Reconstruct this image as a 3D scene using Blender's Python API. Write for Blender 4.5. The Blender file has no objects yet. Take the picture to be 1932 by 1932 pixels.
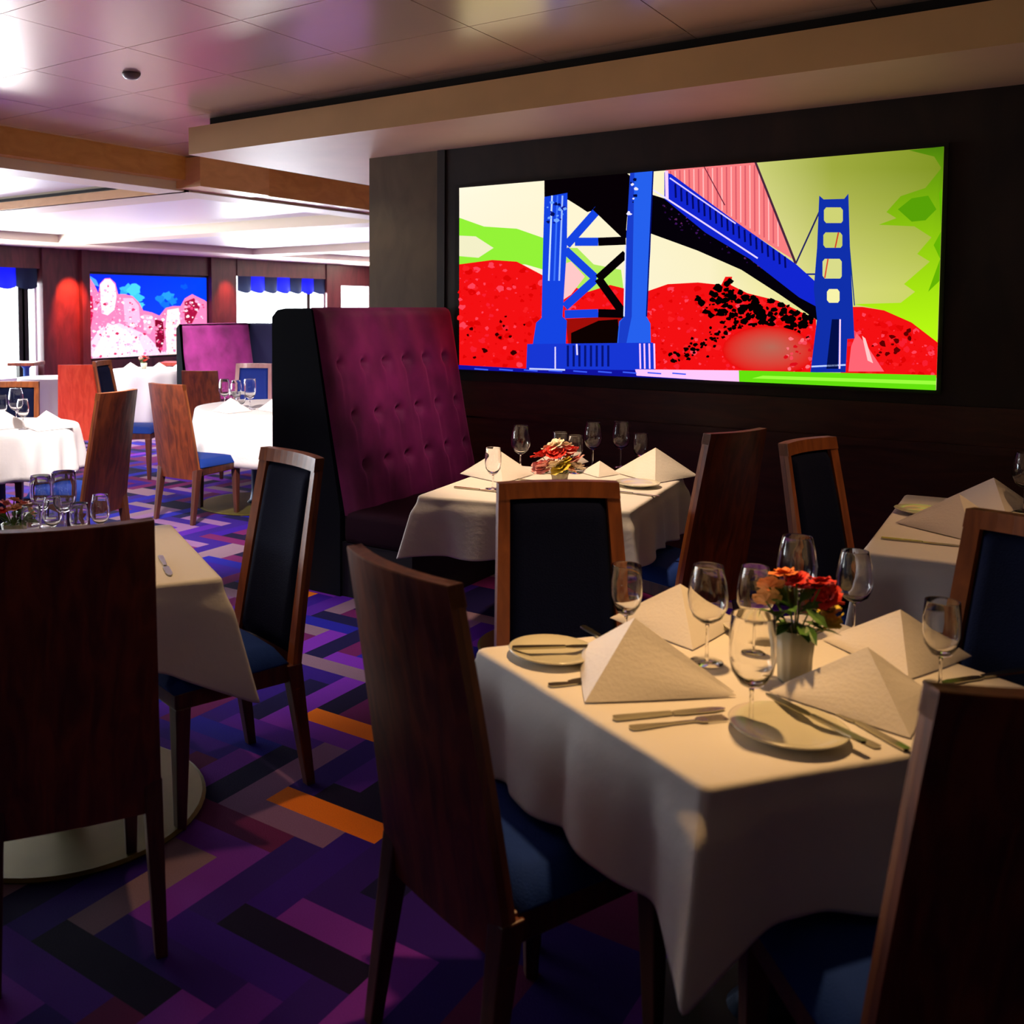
import bpy, bmesh, math, random
from mathutils import Vector, Matrix
from mathutils.geometry import tessellate_polygon
random.seed(7)
sc = bpy.context.scene
COL = sc.collection
PI = math.pi

# ------------------------------------------------------------------ camera
IMG = 1932.0
FPX, PPX, PPY, EYE = 1826.0, 700.0, 680.0, 1.58
YAW = math.atan(1345 / 1826.0)
PITCH = math.atan(100 / 1826.0)
FW = Vector((-math.sin(YAW) * math.cos(PITCH), math.cos(YAW) * math.cos(PITCH), -math.sin(PITCH)))
RT = Vector((math.cos(YAW), math.sin(YAW), 0))
UP = RT.cross(FW)
CAMP = Vector((0, 0, EYE))
cam = bpy.data.cameras.new('camera')
cam.sensor_width = 36
cam.lens = FPX / IMG * 36
cam.shift_x = (IMG / 2 - PPX) / IMG
cam.shift_y = (PPY - IMG / 2) / IMG
cam.clip_start = 0.05
cam.dof.use_dof = True
cam.dof.focus_distance = 4.6
cam.dof.aperture_fstop = 4.5
camo = bpy.data.objects.new('camera', cam)
COL.objects.link(camo)
camo.location = CAMP
camo.rotation_euler = Matrix((RT, UP, -FW)).transposed().to_euler()
sc.camera = camo

# ------------------------------------------------------------------ world, exposure
w = bpy.data.worlds.new('world')
sc.world = w
w.use_nodes = True
w.node_tree.nodes['Background'].inputs[0].default_value = (0.85, 0.93, 1.0, 1)
w.node_tree.nodes['Background'].inputs[1].default_value = 0.4
sc.view_settings.view_transform = 'Standard'
sc.view_settings.look = 'None'
sc.view_settings.exposure = 0
sc.view_settings.gamma = 1
sc.view_settings.use_curve_mapping = False
sc.cycles.use_denoising = True
sc.cycles.max_bounces = 10
sc.cycles.sample_clamp_indirect = 6


def spot(name, loc, target, power, color, angle, blend=0.6, size=0.06):
    l = bpy.data.lights.new(name, 'SPOT')
    l.energy = power
    l.color = color
    l.spot_size = math.radians(angle)
    l.spot_blend = blend
    l.shadow_soft_size = size
    o = bpy.data.objects.new(name, l)
    COL.objects.link(o)
    o.location = loc
    d = Vector(target) - Vector(loc)
    o.rotation_euler = d.to_track_quat('-Z', 'Y').to_euler()
    return o


WARM = (1.0, 0.66, 0.34)
spot('downlight_or_fill', (-0.80, 2.55, 2.85), (-0.74, 2.12, 0.76), 200, (1.0, 0.57, 0.22), 44, 0.9)
spot('downlight_or_fill', (-2.15, 3.75, 2.85), (-1.92, 4.1, 0.76), 250, (1.0, 0.68, 0.40), 46, 0.7)
spot('downlight_or_fill', (0.15, 4.3, 2.6), (-0.25, 3.9, 0.76), 48, (1.0, 0.55, 0.24), 52)
spot('downlight_or_fill', (-2.35, 2.25, 2.85), (-2.35, 2.05, 0.7), 85, (1.0, 0.62, 0.28), 34)
spot('downlight_or_fill', (-1.6, 3.4, 2.85), (-3.35, 4.82, 1.12), 190, (1.0, 0.42, 0.56), 27, 1.0)
spot('downlight_or_fill', (-4.1, 3.3, 2.85), (-5.4, 5.0, 0.3), 1250, (1.0, 0.86, 0.84), 70, 1.0, 0.15)
spot('downlight_or_fill', (-3.1, 3.3, 2.85), (-3.1, 3.35, 0.0), 260, (1.0, 0.84, 0.88), 44, 1.0, 0.1)
spot('downlight_or_fill', (-4.4, 1.6, 2.85), (-5.7, 3.5, 0.6), 130, (1.0, 0.84, 0.78), 44, 1.0, 0.15)
spot('downlight_or_fill', (-1.5, -0.7, 2.85), (-2.0, 1.3, 1.0), 16, (1.0, 0.6, 0.4), 46, 1.0, 0.2)  # unseen fill lamp added behind the camera to lift the near chair backs
spot('downlight_or_fill', (-6.0, 3.6, 2.7), (-7.1, 5.2, 0.7), 260, (1.0, 0.72, 0.62), 50, 1.0, 0.15)  # added fill that brightens the reddish chair back
spot('downlight_or_fill', (-4.7, 4.95, 2.6), (-3.85, 5.6, 1.75), 12, (1.0, 0.85, 0.55), 50, 1.0)  # added fill standing in for window light on the wall end
for xx in (-7.6, -9.4, -11.6):
    for yy in (3.6, 7.8, 11.8):
        spot('far_fill_spot', (xx, yy, 2.7), (xx, yy, 0), 560, (1.0, 0.90, 0.90), 110, 0.8, 0.25)  # fill spots added to brighten the far dining area
WIN_E = 8.0

# ------------------------------------------------------------------ projection helpers


def ray(x, y):
    return FW * FPX + RT * (x - PPX) + UP * (PPY - y)


def atz(x, y, z):
    d = ray(x, y)
    return CAMP + d * ((z - EYE) / d.z)


def aty(x, y, Y):
    d = ray(x, y)
    return CAMP + d * (Y / d.y)


def atx(x, y, X):
    d = ray(x, y)
    return CAMP + d * (X / d.x)


def atd(x, y, D):
    return CAMP + ray(x, y) * (D / FPX)


# ------------------------------------------------------------------ materials
def new_mat(name):
    m = bpy.data.materials.new(name)
    m.use_nodes = True
    return m, m.node_tree, m.node_tree.nodes['Principled BSDF']


def mat(name, col, rough=0.5, metal=0.0, spec=0.5, noise=0.0, nscale=30, bump=0.0, bscale=60, sheen=0, coat=0, trans=0, ior=1.45, sheen_tint=None):
    m, nt, b = new_mat(name)
    b.inputs['Base Color'].default_value = (*col, 1)
    b.inputs['Roughness'].default_value = rough
    b.inputs['Metallic'].default_value = metal
    b.inputs['Specular IOR Level'].default_value = spec
    b.inputs['Transmission Weight'].default_value = trans
    b.inputs['IOR'].default_value = ior
    b.inputs['Sheen Weight'].default_value = sheen
    if sheen_tint:
        b.inputs['Sheen Tint'].default_value = (*sheen_tint, 1)
    b.inputs['Coat Weight'].default_value = coat
    b.inputs['Coat Roughness'].default_value = 0.15
    tc = nt.nodes.new('ShaderNodeTexCoord')
    if noise:
        n = nt.nodes.new('ShaderNodeTexNoise')
        n.inputs['Scale'].default_value = nscale
        n.inputs['Detail'].default_value = 4
        nt.links.new(tc.outputs['Object'], n.inputs['Vector'])
        r = nt.nodes.new('ShaderNodeValToRGB')
        r.color_ramp.elements[0].position = 0.3
        r.color_ramp.elements[1].position = 0.7
        r.color_ramp.elements[0].color = (*[c * (1 - noise) for c in col], 1)
        r.color_ramp.elements[1].color = (*[min(1, c * (1 + noise)) for c in col], 1)
        nt.links.new(n.outputs['Fac'], r.inputs[0])
        nt.links.new(r.outputs[0], b.inputs['Base Color'])
    if bump:
        n = nt.nodes.new('ShaderNodeTexNoise')
        n.inputs['Scale'].default_value = bscale
        n.inputs['Detail'].default_value = 3
        nt.links.new(tc.outputs['Object'], n.inputs['Vector'])
        bp = nt.nodes.new('ShaderNodeBump')
        bp.inputs['Strength'].default_value = bump
        bp.inputs['Distance'].default_value = 0.01
        nt.links.new(n.outputs['Fac'], bp.inputs['Height'])
        nt.links.new(bp.outputs[0], b.inputs['Normal'])
    return m


def wood(name, c1, c2, rough=0.38, sx=14, sz=1.6, coat=0.25):
    m, nt, b = new_mat(name)
    tc = nt.nodes.new('ShaderNodeTexCoord')
    mp = nt.nodes.new('ShaderNodeMapping')
    mp.inputs['Scale'].default_value = (sx, sx, sz)
    nt.links.new(tc.outputs['Object'], mp.inputs[0])
    n = nt.nodes.new('ShaderNodeTexNoise')
    n.inputs['Scale'].default_value = 1.6
    n.inputs['Detail'].default_value = 6
    n.inputs['Distortion'].default_value = 1.2
    nt.links.new(mp.outputs[0], n.inputs['Vector'])
    r = nt.nodes.new('ShaderNodeValToRGB')
    r.color_ramp.elements[0].position = 0.35
    r.color_ramp.elements[1].position = 0.68
    r.color_ramp.elements[0].color = (*c1, 1)
    r.color_ramp.elements[1].color = (*c2, 1)
    nt.links.new(n.outputs['Fac'], r.inputs[0])
    nt.links.new(r.outputs[0], b.inputs['Base Color'])
    b.inputs['Roughness'].default_value = rough
    b.inputs['Coat Weight'].default_value = coat
    b.inputs['Coat Roughness'].default_value = 0.2
    return m


def emis(name, col, s, vcol=False):
    m = bpy.data.materials.new(name)
    m.use_nodes = True
    nt = m.node_tree
    nt.nodes.clear()
    e = nt.nodes.new('ShaderNodeEmission')
    o = nt.nodes.new('ShaderNodeOutputMaterial')
    e.inputs[0].default_value = (*col, 1)
    e.inputs[1].default_value = s
    if vcol:
        a = nt.nodes.new('ShaderNodeVertexColor')
        a.layer_name = 'Col'
        nt.links.new(a.outputs[0], e.inputs[0])
    nt.links.new(e.outputs[0], o.inputs[0])
    return m


M = {}
M['cherry'] = wood('cherry_wood', (0.10, 0.02, 0.007), (0.25, 0.052, 0.014), 0.45, coat=0.1)
M['cherry_edge'] = wood('cherry_edge_wood', (0.22, 0.06, 0.014), (0.38, 0.11, 0.025), 0.5, coat=0.05)
M['red_wood'] = wood('red_wood_and_glow', (0.78, 0.07, 0.025), (0.95, 0.12, 0.05), 0.4)  # chair veneer with red light put into its colour; also a reddish table top
M['dark_leg'] = wood('dark_leg_wood', (0.05, 0.014, 0.008), (0.12, 0.03, 0.012), 0.4)
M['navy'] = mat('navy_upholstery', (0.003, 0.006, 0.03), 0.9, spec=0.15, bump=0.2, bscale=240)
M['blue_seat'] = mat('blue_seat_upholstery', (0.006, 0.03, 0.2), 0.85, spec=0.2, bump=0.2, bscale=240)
M['cloth'] = mat('white_table_linen', (0.80, 0.77, 0.73), 0.75, bump=0.12, bscale=40, sheen=0.1)
M['napkin'] = mat('white_napkin_linen', (0.86, 0.82, 0.78), 0.8, bump=0.1, bscale=120)
M['brass'] = mat('brass_plate', (0.13, 0.105, 0.022), 0.45, 0.6, noise=0.25, nscale=3)
M['steel'] = mat('steel_cutlery', (0.42, 0.40, 0.30), 0.25, 1.0)
M['darkmetal'] = mat('dark_metal_column', (0.02, 0.03, 0.06), 0.4, 0.6)
M['plate'] = mat('china_plate', (0.72, 0.70, 0.55), 0.15, coat=0.5)
M['vase'] = mat('ribbed_vase_ceramic', (0.62, 0.6, 0.46), 0.35)
M['leaf'] = mat('leaf_green', (0.06, 0.16, 0.02), 0.5, noise=0.4, nscale=40)
M['stem'] = mat('stem_green', (0.10, 0.2, 0.03), 0.5)
M['f_red'] = mat('petal_red', (0.75, 0.035, 0.02), 0.55)
M['f_orange'] = mat('petal_orange', (0.9, 0.25, 0.04), 0.55)
M['f_yellow'] = mat('petal_yellow', (0.75, 0.6, 0.06), 0.55)
M['f_pink'] = mat('petal_pink', (0.95, 0.42, 0.38), 0.55)
M['f_cream'] = mat('petal_cream', (0.95, 0.8, 0.6), 0.55)
M['f_peach'] = mat('petal_peach', (0.9, 0.5, 0.3), 0.55)
M['glass'] = mat('clear_glass', (1, 1, 1), 0.0, trans=1.0, ior=1.45)
M['velvet'] = mat('purple_velvet', (0.15, 0.014, 0.085), 0.62, spec=0.35, noise=0.4, nscale=5, sheen=0.5, sheen_tint=(0.9, 0.25, 0.6))
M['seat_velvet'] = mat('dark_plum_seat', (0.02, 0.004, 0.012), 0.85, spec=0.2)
M['velvet2'] = mat('pink_lit_velvet', (0.34, 0.03, 0.22), 0.6, noise=0.45, nscale=4, sheen=0.5, sheen_tint=(0.95, 0.3, 0.65))  # purple velvet brightened in colour to look lit pink
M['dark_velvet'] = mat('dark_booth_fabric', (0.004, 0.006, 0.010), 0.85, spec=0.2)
M['black_base'] = mat('black_plinth', (0.006, 0.006, 0.007), 0.6)
M['wall_dark'] = wood('dark_wall_veneer', (0.010, 0.006, 0.005), (0.024, 0.013, 0.009), 0.5, 3, 1.2, 0.1)
M['wall_edge'] = wood('brown_wall_veneer', (0.10, 0.065, 0.032), (0.15, 0.10, 0.05), 0.45, 3, 1.2, 0.1)
M['wainscot'] = wood('dark_red_wainscot', (0.05, 0.012, 0.008), (0.085, 0.022, 0.012), 0.42, 2, 10, 0.2)
M['wall_red'] = wood('dark_red_wall_veneer', (0.055, 0.010, 0.014), (0.11, 0.02, 0.026), 0.45, 4, 1.0, 0.15)
M['beam_wood'] = wood('tan_beam_veneer', (0.72, 0.36, 0.12), (0.82, 0.44, 0.16), 0.45, 2, 6, 0.1)
M['beam_brown'] = wood('brown_beam_veneer', (0.62, 0.27, 0.05), (0.74, 0.35, 0.08), 0.45, 2, 6, 0.1)
M['soffit'] = mat('tan_soffit_panel', (0.78, 0.48, 0.20), 0.5, noise=0.08, nscale=2)
M['soffit_under'] = mat('rose_soffit_underside', (0.75, 0.46, 0.33), 0.5, noise=0.06, nscale=2)
M['cream'] = mat('cream_ceiling_frame', (0.88, 0.72, 0.52), 0.5)
M['gap'] = mat('shadow_gap', (0.012, 0.008, 0.005), 0.8)
M['frame_dark'] = mat('dark_bronze_frame', (0.02, 0.018, 0.016), 0.4, 0.3)
M['white_frame'] = mat('white_window_reveal', (0.8, 0.74, 0.72), 0.5)
M['grey'] = mat('smoke_detector_plastic', (0.25, 0.2, 0.18), 0.4)
M['print'] = emis('backlit_print', (1, 1, 1), 1.12, True)
M['print_far'] = emis('bright_backlit_print', (1, 1, 1), 1.5, True)
M['window'] = emis('daylit_window_glass', (0.90, 0.97, 1.0), WIN_E)

# ceiling panels: satin lacquered metal
m, nt, b = new_mat('satin_ceiling_panel')
b.inputs['Base Color'].default_value = (0.85, 0.64, 0.48, 1)
b.inputs['Metallic'].default_value = 0.55
b.inputs['Roughness'].default_value = 0.25
tc = nt.nodes.new('ShaderNodeTexCoord')
n = nt.nodes.new('ShaderNodeTexNoise')
n.inputs['Scale'].default_value = 1.1
nt.links.new(tc.outputs['Object'], n.inputs['Vector'])
bp = nt.nodes.new('ShaderNodeBump')
bp.inputs['Strength'].default_value = 0.25
bp.inputs['Distance'].default_value = 0.02
nt.links.new(n.outputs['Fac'], bp.inputs['Height'])
nt.links.new(bp.outputs[0], b.inputs['Normal'])
M['panel'] = m
M['panel_far'] = mat('bright_ceiling_panel', (0.90, 0.84, 0.78), 0.35, 0.1)

# carpet colours carried by the blocks of the pattern
m, nt, b = new_mat('patterned_carpet')
a = nt.nodes.new('ShaderNodeVertexColor')
a.layer_name = 'Col'
tc = nt.nodes.new('ShaderNodeTexCoord')
n = nt.nodes.new('ShaderNodeTexNoise')
n.inputs['Scale'].default_value = 220
n.inputs['Detail'].default_value = 3
nt.links.new(tc.outputs['Object'], n.inputs['Vector'])
mx = nt.nodes.new('ShaderNodeMix')
mx.data_type = 'RGBA'
mx.blend_type = 'MULTIPLY'
mx.inputs[0].default_value = 0.35
nt.links.new(a.outputs[0], mx.inputs[6])
nt.links.new(n.outputs['Fac'], mx.inputs[7])
nt.links.new(mx.outputs[2], b.inputs['Base Color'])
b.inputs['Roughness'].default_value = 0.95
b.inputs['Specular IOR Level'].default_value = 0.1
bp = nt.nodes.new('ShaderNodeBump')
bp.inputs['Strength'].default_value = 0.3
bp.inputs['Distance'].default_value = 0.004
nt.links.new(n.outputs['Fac'], bp.inputs['Height'])
nt.links.new(bp.outputs[0], b.inputs['Normal'])
M['carpet'] = m


# ------------------------------------------------------------------ mesh helpers
def link(name, me, parent=None):
    o = bpy.data.objects.new(name, me)
    COL.objects.link(o)
    if parent:
        o.parent = parent
    return o


def obj(name, bm, m, parent=None, smooth=False, bevel=0.0, recalc=True):
    if recalc:
        bmesh.ops.recalc_face_normals(bm, faces=bm.faces)
    if bevel:
        bmesh.ops.bevel(bm, geom=list(bm.edges), offset=bevel, segments=2, affect='EDGES', profile=0.6)
    me = bpy.data.meshes.new(name)
    bm.to_mesh(me)
    bm.free()
    for x in (m if isinstance(m, (list, tuple)) else [m]):
        me.materials.append(x)
    if smooth:
        for p in me.polygons:
            p.use_smooth = True
    return link(name, me, parent)


def tag(o, label, cat, group=None):
    o['label'] = label
    o['category'] = cat
    if group:
        o['group'] = group
    return o


def thing(name, label, cat, loc=(0, 0, 0), rz=0.0, group=None):
    o = bpy.data.objects.new(name, None)
    COL.objects.link(o)
    o.empty_display_size = 0.1
    o.location = loc
    o.rotation_euler = (0, 0, rz)
    return tag(o, label, cat, group)


def struct(o):
    o['kind'] = 'structure'
    return o


def copy_tree(o, parent=None, label=None, loc=None, rz=None, group=None, scale=None):
    c = o.copy()
    COL.objects.link(c)
    c.parent = parent
    for ch in list(o.children):
        copy_tree(ch, c)
    if label:
        c['label'] = label
    if loc is not None:
        c.location = loc
    if rz is not None:
        c.rotation_euler = (0, 0, rz)
    if group:
        c['group'] = group
    if scale:
        c.scale = (scale,) * 3
    return c


def add_box(bm, lo, hi, mi=0):
    vs = [bm.verts.new((x, y, z)) for z in (lo[2], hi[2]) for y in (lo[1], hi[1]) for x in (lo[0], hi[0])]
    for f in ((0, 2, 3, 1), (4, 5, 7, 6), (0, 1, 5, 4), (2, 6, 7, 3), (0, 4, 6, 2), (1, 3, 7, 5)):
        fc = bm.faces.new([vs[i] for i in f])
        fc.material_index = mi
    return vs


def box(name, lo, hi, m, parent=None, bevel=0.0):
    bm = bmesh.new()
    add_box(bm, lo, hi)
    return obj(name, bm, m, parent, bevel=bevel)


def add_lathe(bm, prof, seg=24, c=(0, 0, 0), rib=0.0, ribn=0, mi=0):
    rings = []
    for r, z in prof:
        if r < 1e-6:
            rings.append([bm.verts.new((c[0], c[1], c[2] + z))])
        else:
            ring = []
            for k in range(seg):
                a = 2 * PI * k / seg
                rr = r * (1 + (rib * math.cos(ribn * a) if ribn else 0))
                ring.append(bm.verts.new((c[0] + rr * math.cos(a), c[1] + rr * math.sin(a), c[2] + z)))
            rings.append(ring)
    for a, b2 in zip(rings, rings[1:]):
        for k in range(seg):
            k2 = (k + 1) % seg
            if len(a) == 1 and len(b2) == 1:
                continue
            if len(a) == 1:
                f = bm.faces.new((a[0], b2[k], b2[k2]))
            elif len(b2) == 1:
                f = bm.faces.new((a[k], a[k2], b2[0]))
            else:
                f = bm.faces.new((a[k], a[k2], b2[k2], b2[k]))
            f.material_index = mi
    return rings


def taper(bm, p0, p1, w0, w1, d0=None, d1=None):
    d0 = d0 or w0
    d1 = d1 or w1
    vs = []
    for p, ww, dd in ((p0, w0, d0), (p1, w1, d1)):
        for sx, sy in ((-1, -1), (1, -1), (1, 1), (-1, 1)):
            vs.append(bm.verts.new((p[0] + sx * ww / 2, p[1] + sy * dd / 2, p[2])))
    bm.faces.new(vs[0:4])
    bm.faces.new(vs[4:8][::-1])
    for k in range(4):
        bm.faces.new((vs[k], vs[(k + 1) % 4], vs[4 + (k + 1) % 4], vs[4 + k]))


# ------------------------------------------------------------------ setting: floor
PAL = [(0.030, 0.004, 0.24), (0.026, 0.005, 0.18), (0.012, 0.010, 0.29), (0.007, 0.003, 0.03), (0.007, 0.004, 0.05),
       (0.16, 0.02, 0.38), (0.12, 0.009, 0.085), (0.12, 0.009, 0.085), (0.22, 0.11, 0.25), (0.21, 0.13, 0.18), (0.07, 0.009, 0.28)]
ORANGE = (0.85, 0.20, 0.008)
CW, CNN = 0.108, 4
X0C, Y0C = -2.068, 2.238      # one orange bar starts here
bm = bmesh.new()
cl = bm.loops.layers.float_color.new('Col')
done = {}
i0, i1 = int((-14.6 - X0C) / CW) - 2, int((3.2 - X0C) / CW) + 2
j0, j1 = int((-2.2 - Y0C) / CW) - 2, int((19.2 - Y0C) / CW) + 2
rng = random.Random(11)
orange_bars = set()
for j in range(j0, j1):
    for i in range(i0, i1):
        mm = (i - j) % (2 * CNN)
        if mm == 0:
            lo = (X0C + i * CW, Y0C + j * CW)
            hi = (lo[0] + CNN * CW, lo[1] + CW)
            key = ('h', i, j)
        elif mm == 2 * CNN - 1:
            lo = (X0C + i * CW, Y0C + j * CW)
            hi = (lo[0] + CW, lo[1] + CNN * CW)
            key = ('v', i, j)
        else:
            continue
        if hi[0] < -14.6 or lo[0] > 3.1 or hi[1] < -2.1 or lo[1] > 19:
            continue
        col = rng.choice(PAL)
        if key == ('h', 0, 0):
            col = ORANGE
        elif key[0] == 'h' and key != ('h', 0, 0) and rng.random() < 0.045:
            col = ORANGE
        cx, cy = (lo[0] + hi[0]) / 2, (lo[1] + hi[1]) / 2
        # bars seen clearly next to the aisle in the photograph
        if key[0] == 'h' and key != ('h', 0, 0) and -3.2 < cx < -1.2 and 0.8 < cy < 4.2 and col == ORANGE:
            col = (0.035, 0.006, 0.26)
        if key[0] == 'h' and ((abs(cy - 2.86) < 0.06 and -2.9 < cx < -2.0) or (abs(cy - 1.35) < 0.06 and -1.75 < cx < -1.1)):
            col = ORANGE
        vs = [bm.verts.new((x, y, 0)) for x, y in ((lo[0], lo[1]), (hi[0], lo[1]), (hi[0], hi[1]), (lo[0], hi[1]))]
        f = bm.faces.new(vs)
        for lp in f.loops:
            lp[cl] = (*col, 1)
floor = struct(obj('floor', bm, M['carpet']))
struct(box('floor_slab', (-15.5, -2.5, -0.2), (3.6, 20, -0.004), M['black_base']))

# ------------------------------------------------------------------ setting: ceilings
ZC = 2.88
ceil = struct(box('ceiling', (-6.5, -2.3, ZC + 0.02), (3.3, 6.5, ZC + 0.2), M['gap']))
PX0, PW = -3.13 - 0.785 * 4 + 0.0, 0.785
PY0, PH = 2.55 - 0.7 * 6, 0.70
base = None
for i in range(-0, 13):
    for j in range(-0, 12):
        xa = PX0 + i * PW
        ya = PY0 + j * PH
        if xa > 3.1 or ya > 6.2:
            continue
        if ya > 4.72 and xa > -5.05:
            continue
        if base is None:
            bm = bmesh.new()
            add_box(bm, (0.0025, 0.0025, -0.014), (PW - 0.0025, PH - 0.0025, 0.004))
            base = obj('ceiling_panel', bm, M['panel'], ceil)
            o = base
        else:
            o = base.copy()
            COL.objects.link(o)
        o.location = (xa, ya, ZC + 0.016)
ceil_edge = struct(box('trim_1', (-6.5, -2.3, ZC), (-6.2697, 6.5, ZC + 0.018), M['panel']))
# soffit over the picture wall
S = 2.64
bm = bmesh.new()
add_box(bm, (-5.05, 4.72, S), (3.3, 6.2, ZC - 0.055))
bm.faces.ensure_lookup_table()
for f in bm.faces:
    f.normal_update()
    if f.calc_center_median().z < S + 0.001:
        f.material_index = 1
struct(obj('ceiling_soffit', bm, [M['soffit'], M['soffit_under']]))
struct(box('trim_2', (-4.9, 4.78, ZC - 0.055), (3.3, 6.2, ZC + 0.01), M['gap']))
bm = bmesh.new()
add_box(bm, (-5.05, 6.2, S), (-4.14, 16.0, ZC - 0.002))
struct(obj('trim_3', bm, M['soffit_under']))
struct(box('ceiling_passage', (-6.2, 6.2, ZC + 0.003), (-4.14, 16.0, ZC + 0.2), M['soffit_under']))
# fascia beams dropping to the low ceiling
ZL = 2.60
struct(box('trim_4', (-6.42, -2.3, 2.68), (-6.30, 5.95, ZC - 0.0), M['beam_brown']))
blk = box('trim_5', (-6.60, 5.85, 2.615), (-6.12, 6.72, ZC - 0.012), M['beam_wood'])
struct(blk)
struct(box('trim_6', (-6.42, 6.72, 2.62), (-6.2, 16.0, ZC), M['beam_brown']))
# low coffered ceiling
lowc = struct(box('ceiling_low', (-14.9, -2.3, 2.86), (-6.42, 20, 2.98), M['gap']))
CX0, CX1 = -13.1, -6.75
COFF = [(1.4, 5.95), (6.4, 9.45), (9.95, 13.9), (14.4, 18.4)]


def ceil_strip(lo, hi):
    return box('ceiling_frame', (lo[0], lo[1], ZL), (hi[0], hi[1], 2.86), M['cream'], lowc)


ys = [-2.3] + [v for c in COFF for v in c] + [20]
for k in range(0, len(ys), 2):
    ceil_strip((-14.9, ys[k]), (-6.42, ys[k + 1]))
for (ya, yb) in COFF:
    ceil_strip((-14.9, ya), (CX0, yb))
    ceil_strip((CX1, ya), (-6.42, yb))
    box('ceiling_light_panel', (CX0 + 0.06, ya + 0.06, 2.725), (CX1 - 0.3, yb - 0.06, 2.74), M['panel_far'], lowc)
    box('shadow_gap', (CX0, ya, 2.74), (CX1, yb, 2.75), M['gap'], lowc)
# tan band under the beam beside the first coffer
struct(box('trim_7', (-13.1, 5.94, 2.60), (-6.42, 6.0, 2.68), M['beam_wood']))
struct(box('trim_8', (-13.1, 5.93, 2.685), (-6.42, 5.95, 2.71), M['gap']))

# ------------------------------------------------------------------ setting: picture wall
WY = 5.6
wall = struct(box('wall_picture', (-3.55, WY, 0), (3.3, WY + 0.3, S), M['wall_dark']))
struct(box('wall_picture_end', (-4.14, WY, 0), (-3.55, WY + 0.3, S), M['wall_edge']))
struct(box('trim_9', (-3.56, WY - 0.012, 0), (-3.50, WY, S), M['wall_dark']))
SC = dict(x0=-3.385, x1=-0.586, z0=1.167, z1=2.372)
struct(box('trim_10', (-3.5, WY - 0.03, 0.0), (3.3, WY, 0.86), M['wainscot']))
for zz in (0.98, 1.06):
    pass
struct(box('trim_11', (-3.5, WY - 0.045, 0.86), (3.3, WY, 0.90), M['wainscot']))
struct(box('trim_12', (-3.5, WY - 0.02, 0.90), (3.3, WY, 1.09), M['wainscot']))
struct(box('wall_right', (3.1, -2.3, 0), (3.3, 6, 2.98), M['wall_dark']))
struct(box('wall_near', (-15, -2.5, 0), (3.3, -2.3, 2.98), M['wall_dark']))
struct(box('wall_end', (-15, 19.6, 0), (-4.0, 20, 2.98), M['wall_red']))
struct(box('wall_passage', (-4.14, WY + 0.3, 0), (-3.9, 19.8, S + 0.2), M['wall_dark']))


# ------------------------------------------------------------------ backlit pictures
class Art:
    """flat print made of coloured shapes on one plane"""

    def __init__(self, conv, nrm):
        self.bm = bmesh.new()
        self.cl = self.bm.loops.layers.float_color.new('Col')
        self.conv = conv
        self.n = Vector(nrm)
        self.k = 0

    def poly(self, pts, col, cols=None, step=True):
        if step:
            self.k += 1
        off = self.n * (0.00022 * self.k)
        vs = [self.bm.verts.new(self.conv(*p) + off) for p in pts]
        tris = tessellate_polygon([[Vector((p[0], p[1], 0)) for p in pts]]) if len(pts) > 3 else [(0, 1, 2)]
        for tr in tris:
            f = self.bm.faces.new([vs[k] for k in tr])
            for lp, i in zip(f.loops, tr):
                c = cols[i] if cols else col
                lp[self.cl] = (*[(v / 255.0) ** 2.2 for v in c], 1)

    def line(self, a, b, wd, col, step=True):
        dx, dy = b[0] - a[0], b[1] - a[1]
        L = math.hypot(dx, dy) or 1
        nx, ny = -dy / L * wd / 2, dx / L * wd / 2
        self.poly([(a[0] + nx, a[1] + ny), (b[0] + nx, b[1] + ny), (b[0] - nx, b[1] - ny), (a[0] - nx, a[1] - ny)], col, step=step)

    def blob(self, c, r, col, rg, step=True, n=7):
        pts = [(c[0] + r * rg.uniform(0.5, 1.2) * math.cos(2 * PI * i / n), c[1] + r * rg.uniform(0.4, 1.0) * math.sin(2 * PI * i / n)) for i in range(n)]
        self.poly(pts, col, step=step)

    def done(self, name, parent, m='print'):
        # triangulate so concave shapes fill well, keep them facing the room
        for f in self.bm.faces:
            f.normal_update()
            if f.normal.dot(self.n) < 0:
                f.normal_flip()
        return obj(name, self.bm, M[m], parent, recalc=False)


def inside(p, poly):
    x, y = p
    c = False
    for i in range(len(poly)):
        x1, y1 = poly[i]
        x2, y2 = poly[i - 1]
        if (y1 > y) != (y2 > y) and x < (x2 - x1) * (y - y1) / (y2 - y1) + x1:
            c = not c
    return c


SCY = WY - 0.035
scr = thing('backlit_picture', 'large wide backlit picture of a blue suspension bridge over red hills on the dark wall', 'picture', (0, 0, 0))
box('picture_frame', (SC['x0'] - 0.02, SCY + 0.001, SC['z0'] - 0.02), (SC['x1'] + 0.02, WY - 0.002, SC['z1'] + 0.02), M['frame_dark'], scr)


def conv_b(cx, cy):
    p = aty(820 + cx / 1.932, 240 + cy / 1.932, SCY)
    return Vector((min(max(p.x, SC['x0']), SC['x1']), SCY, min(max(p.z, SC['z0']), SC['z1'])))


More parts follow.
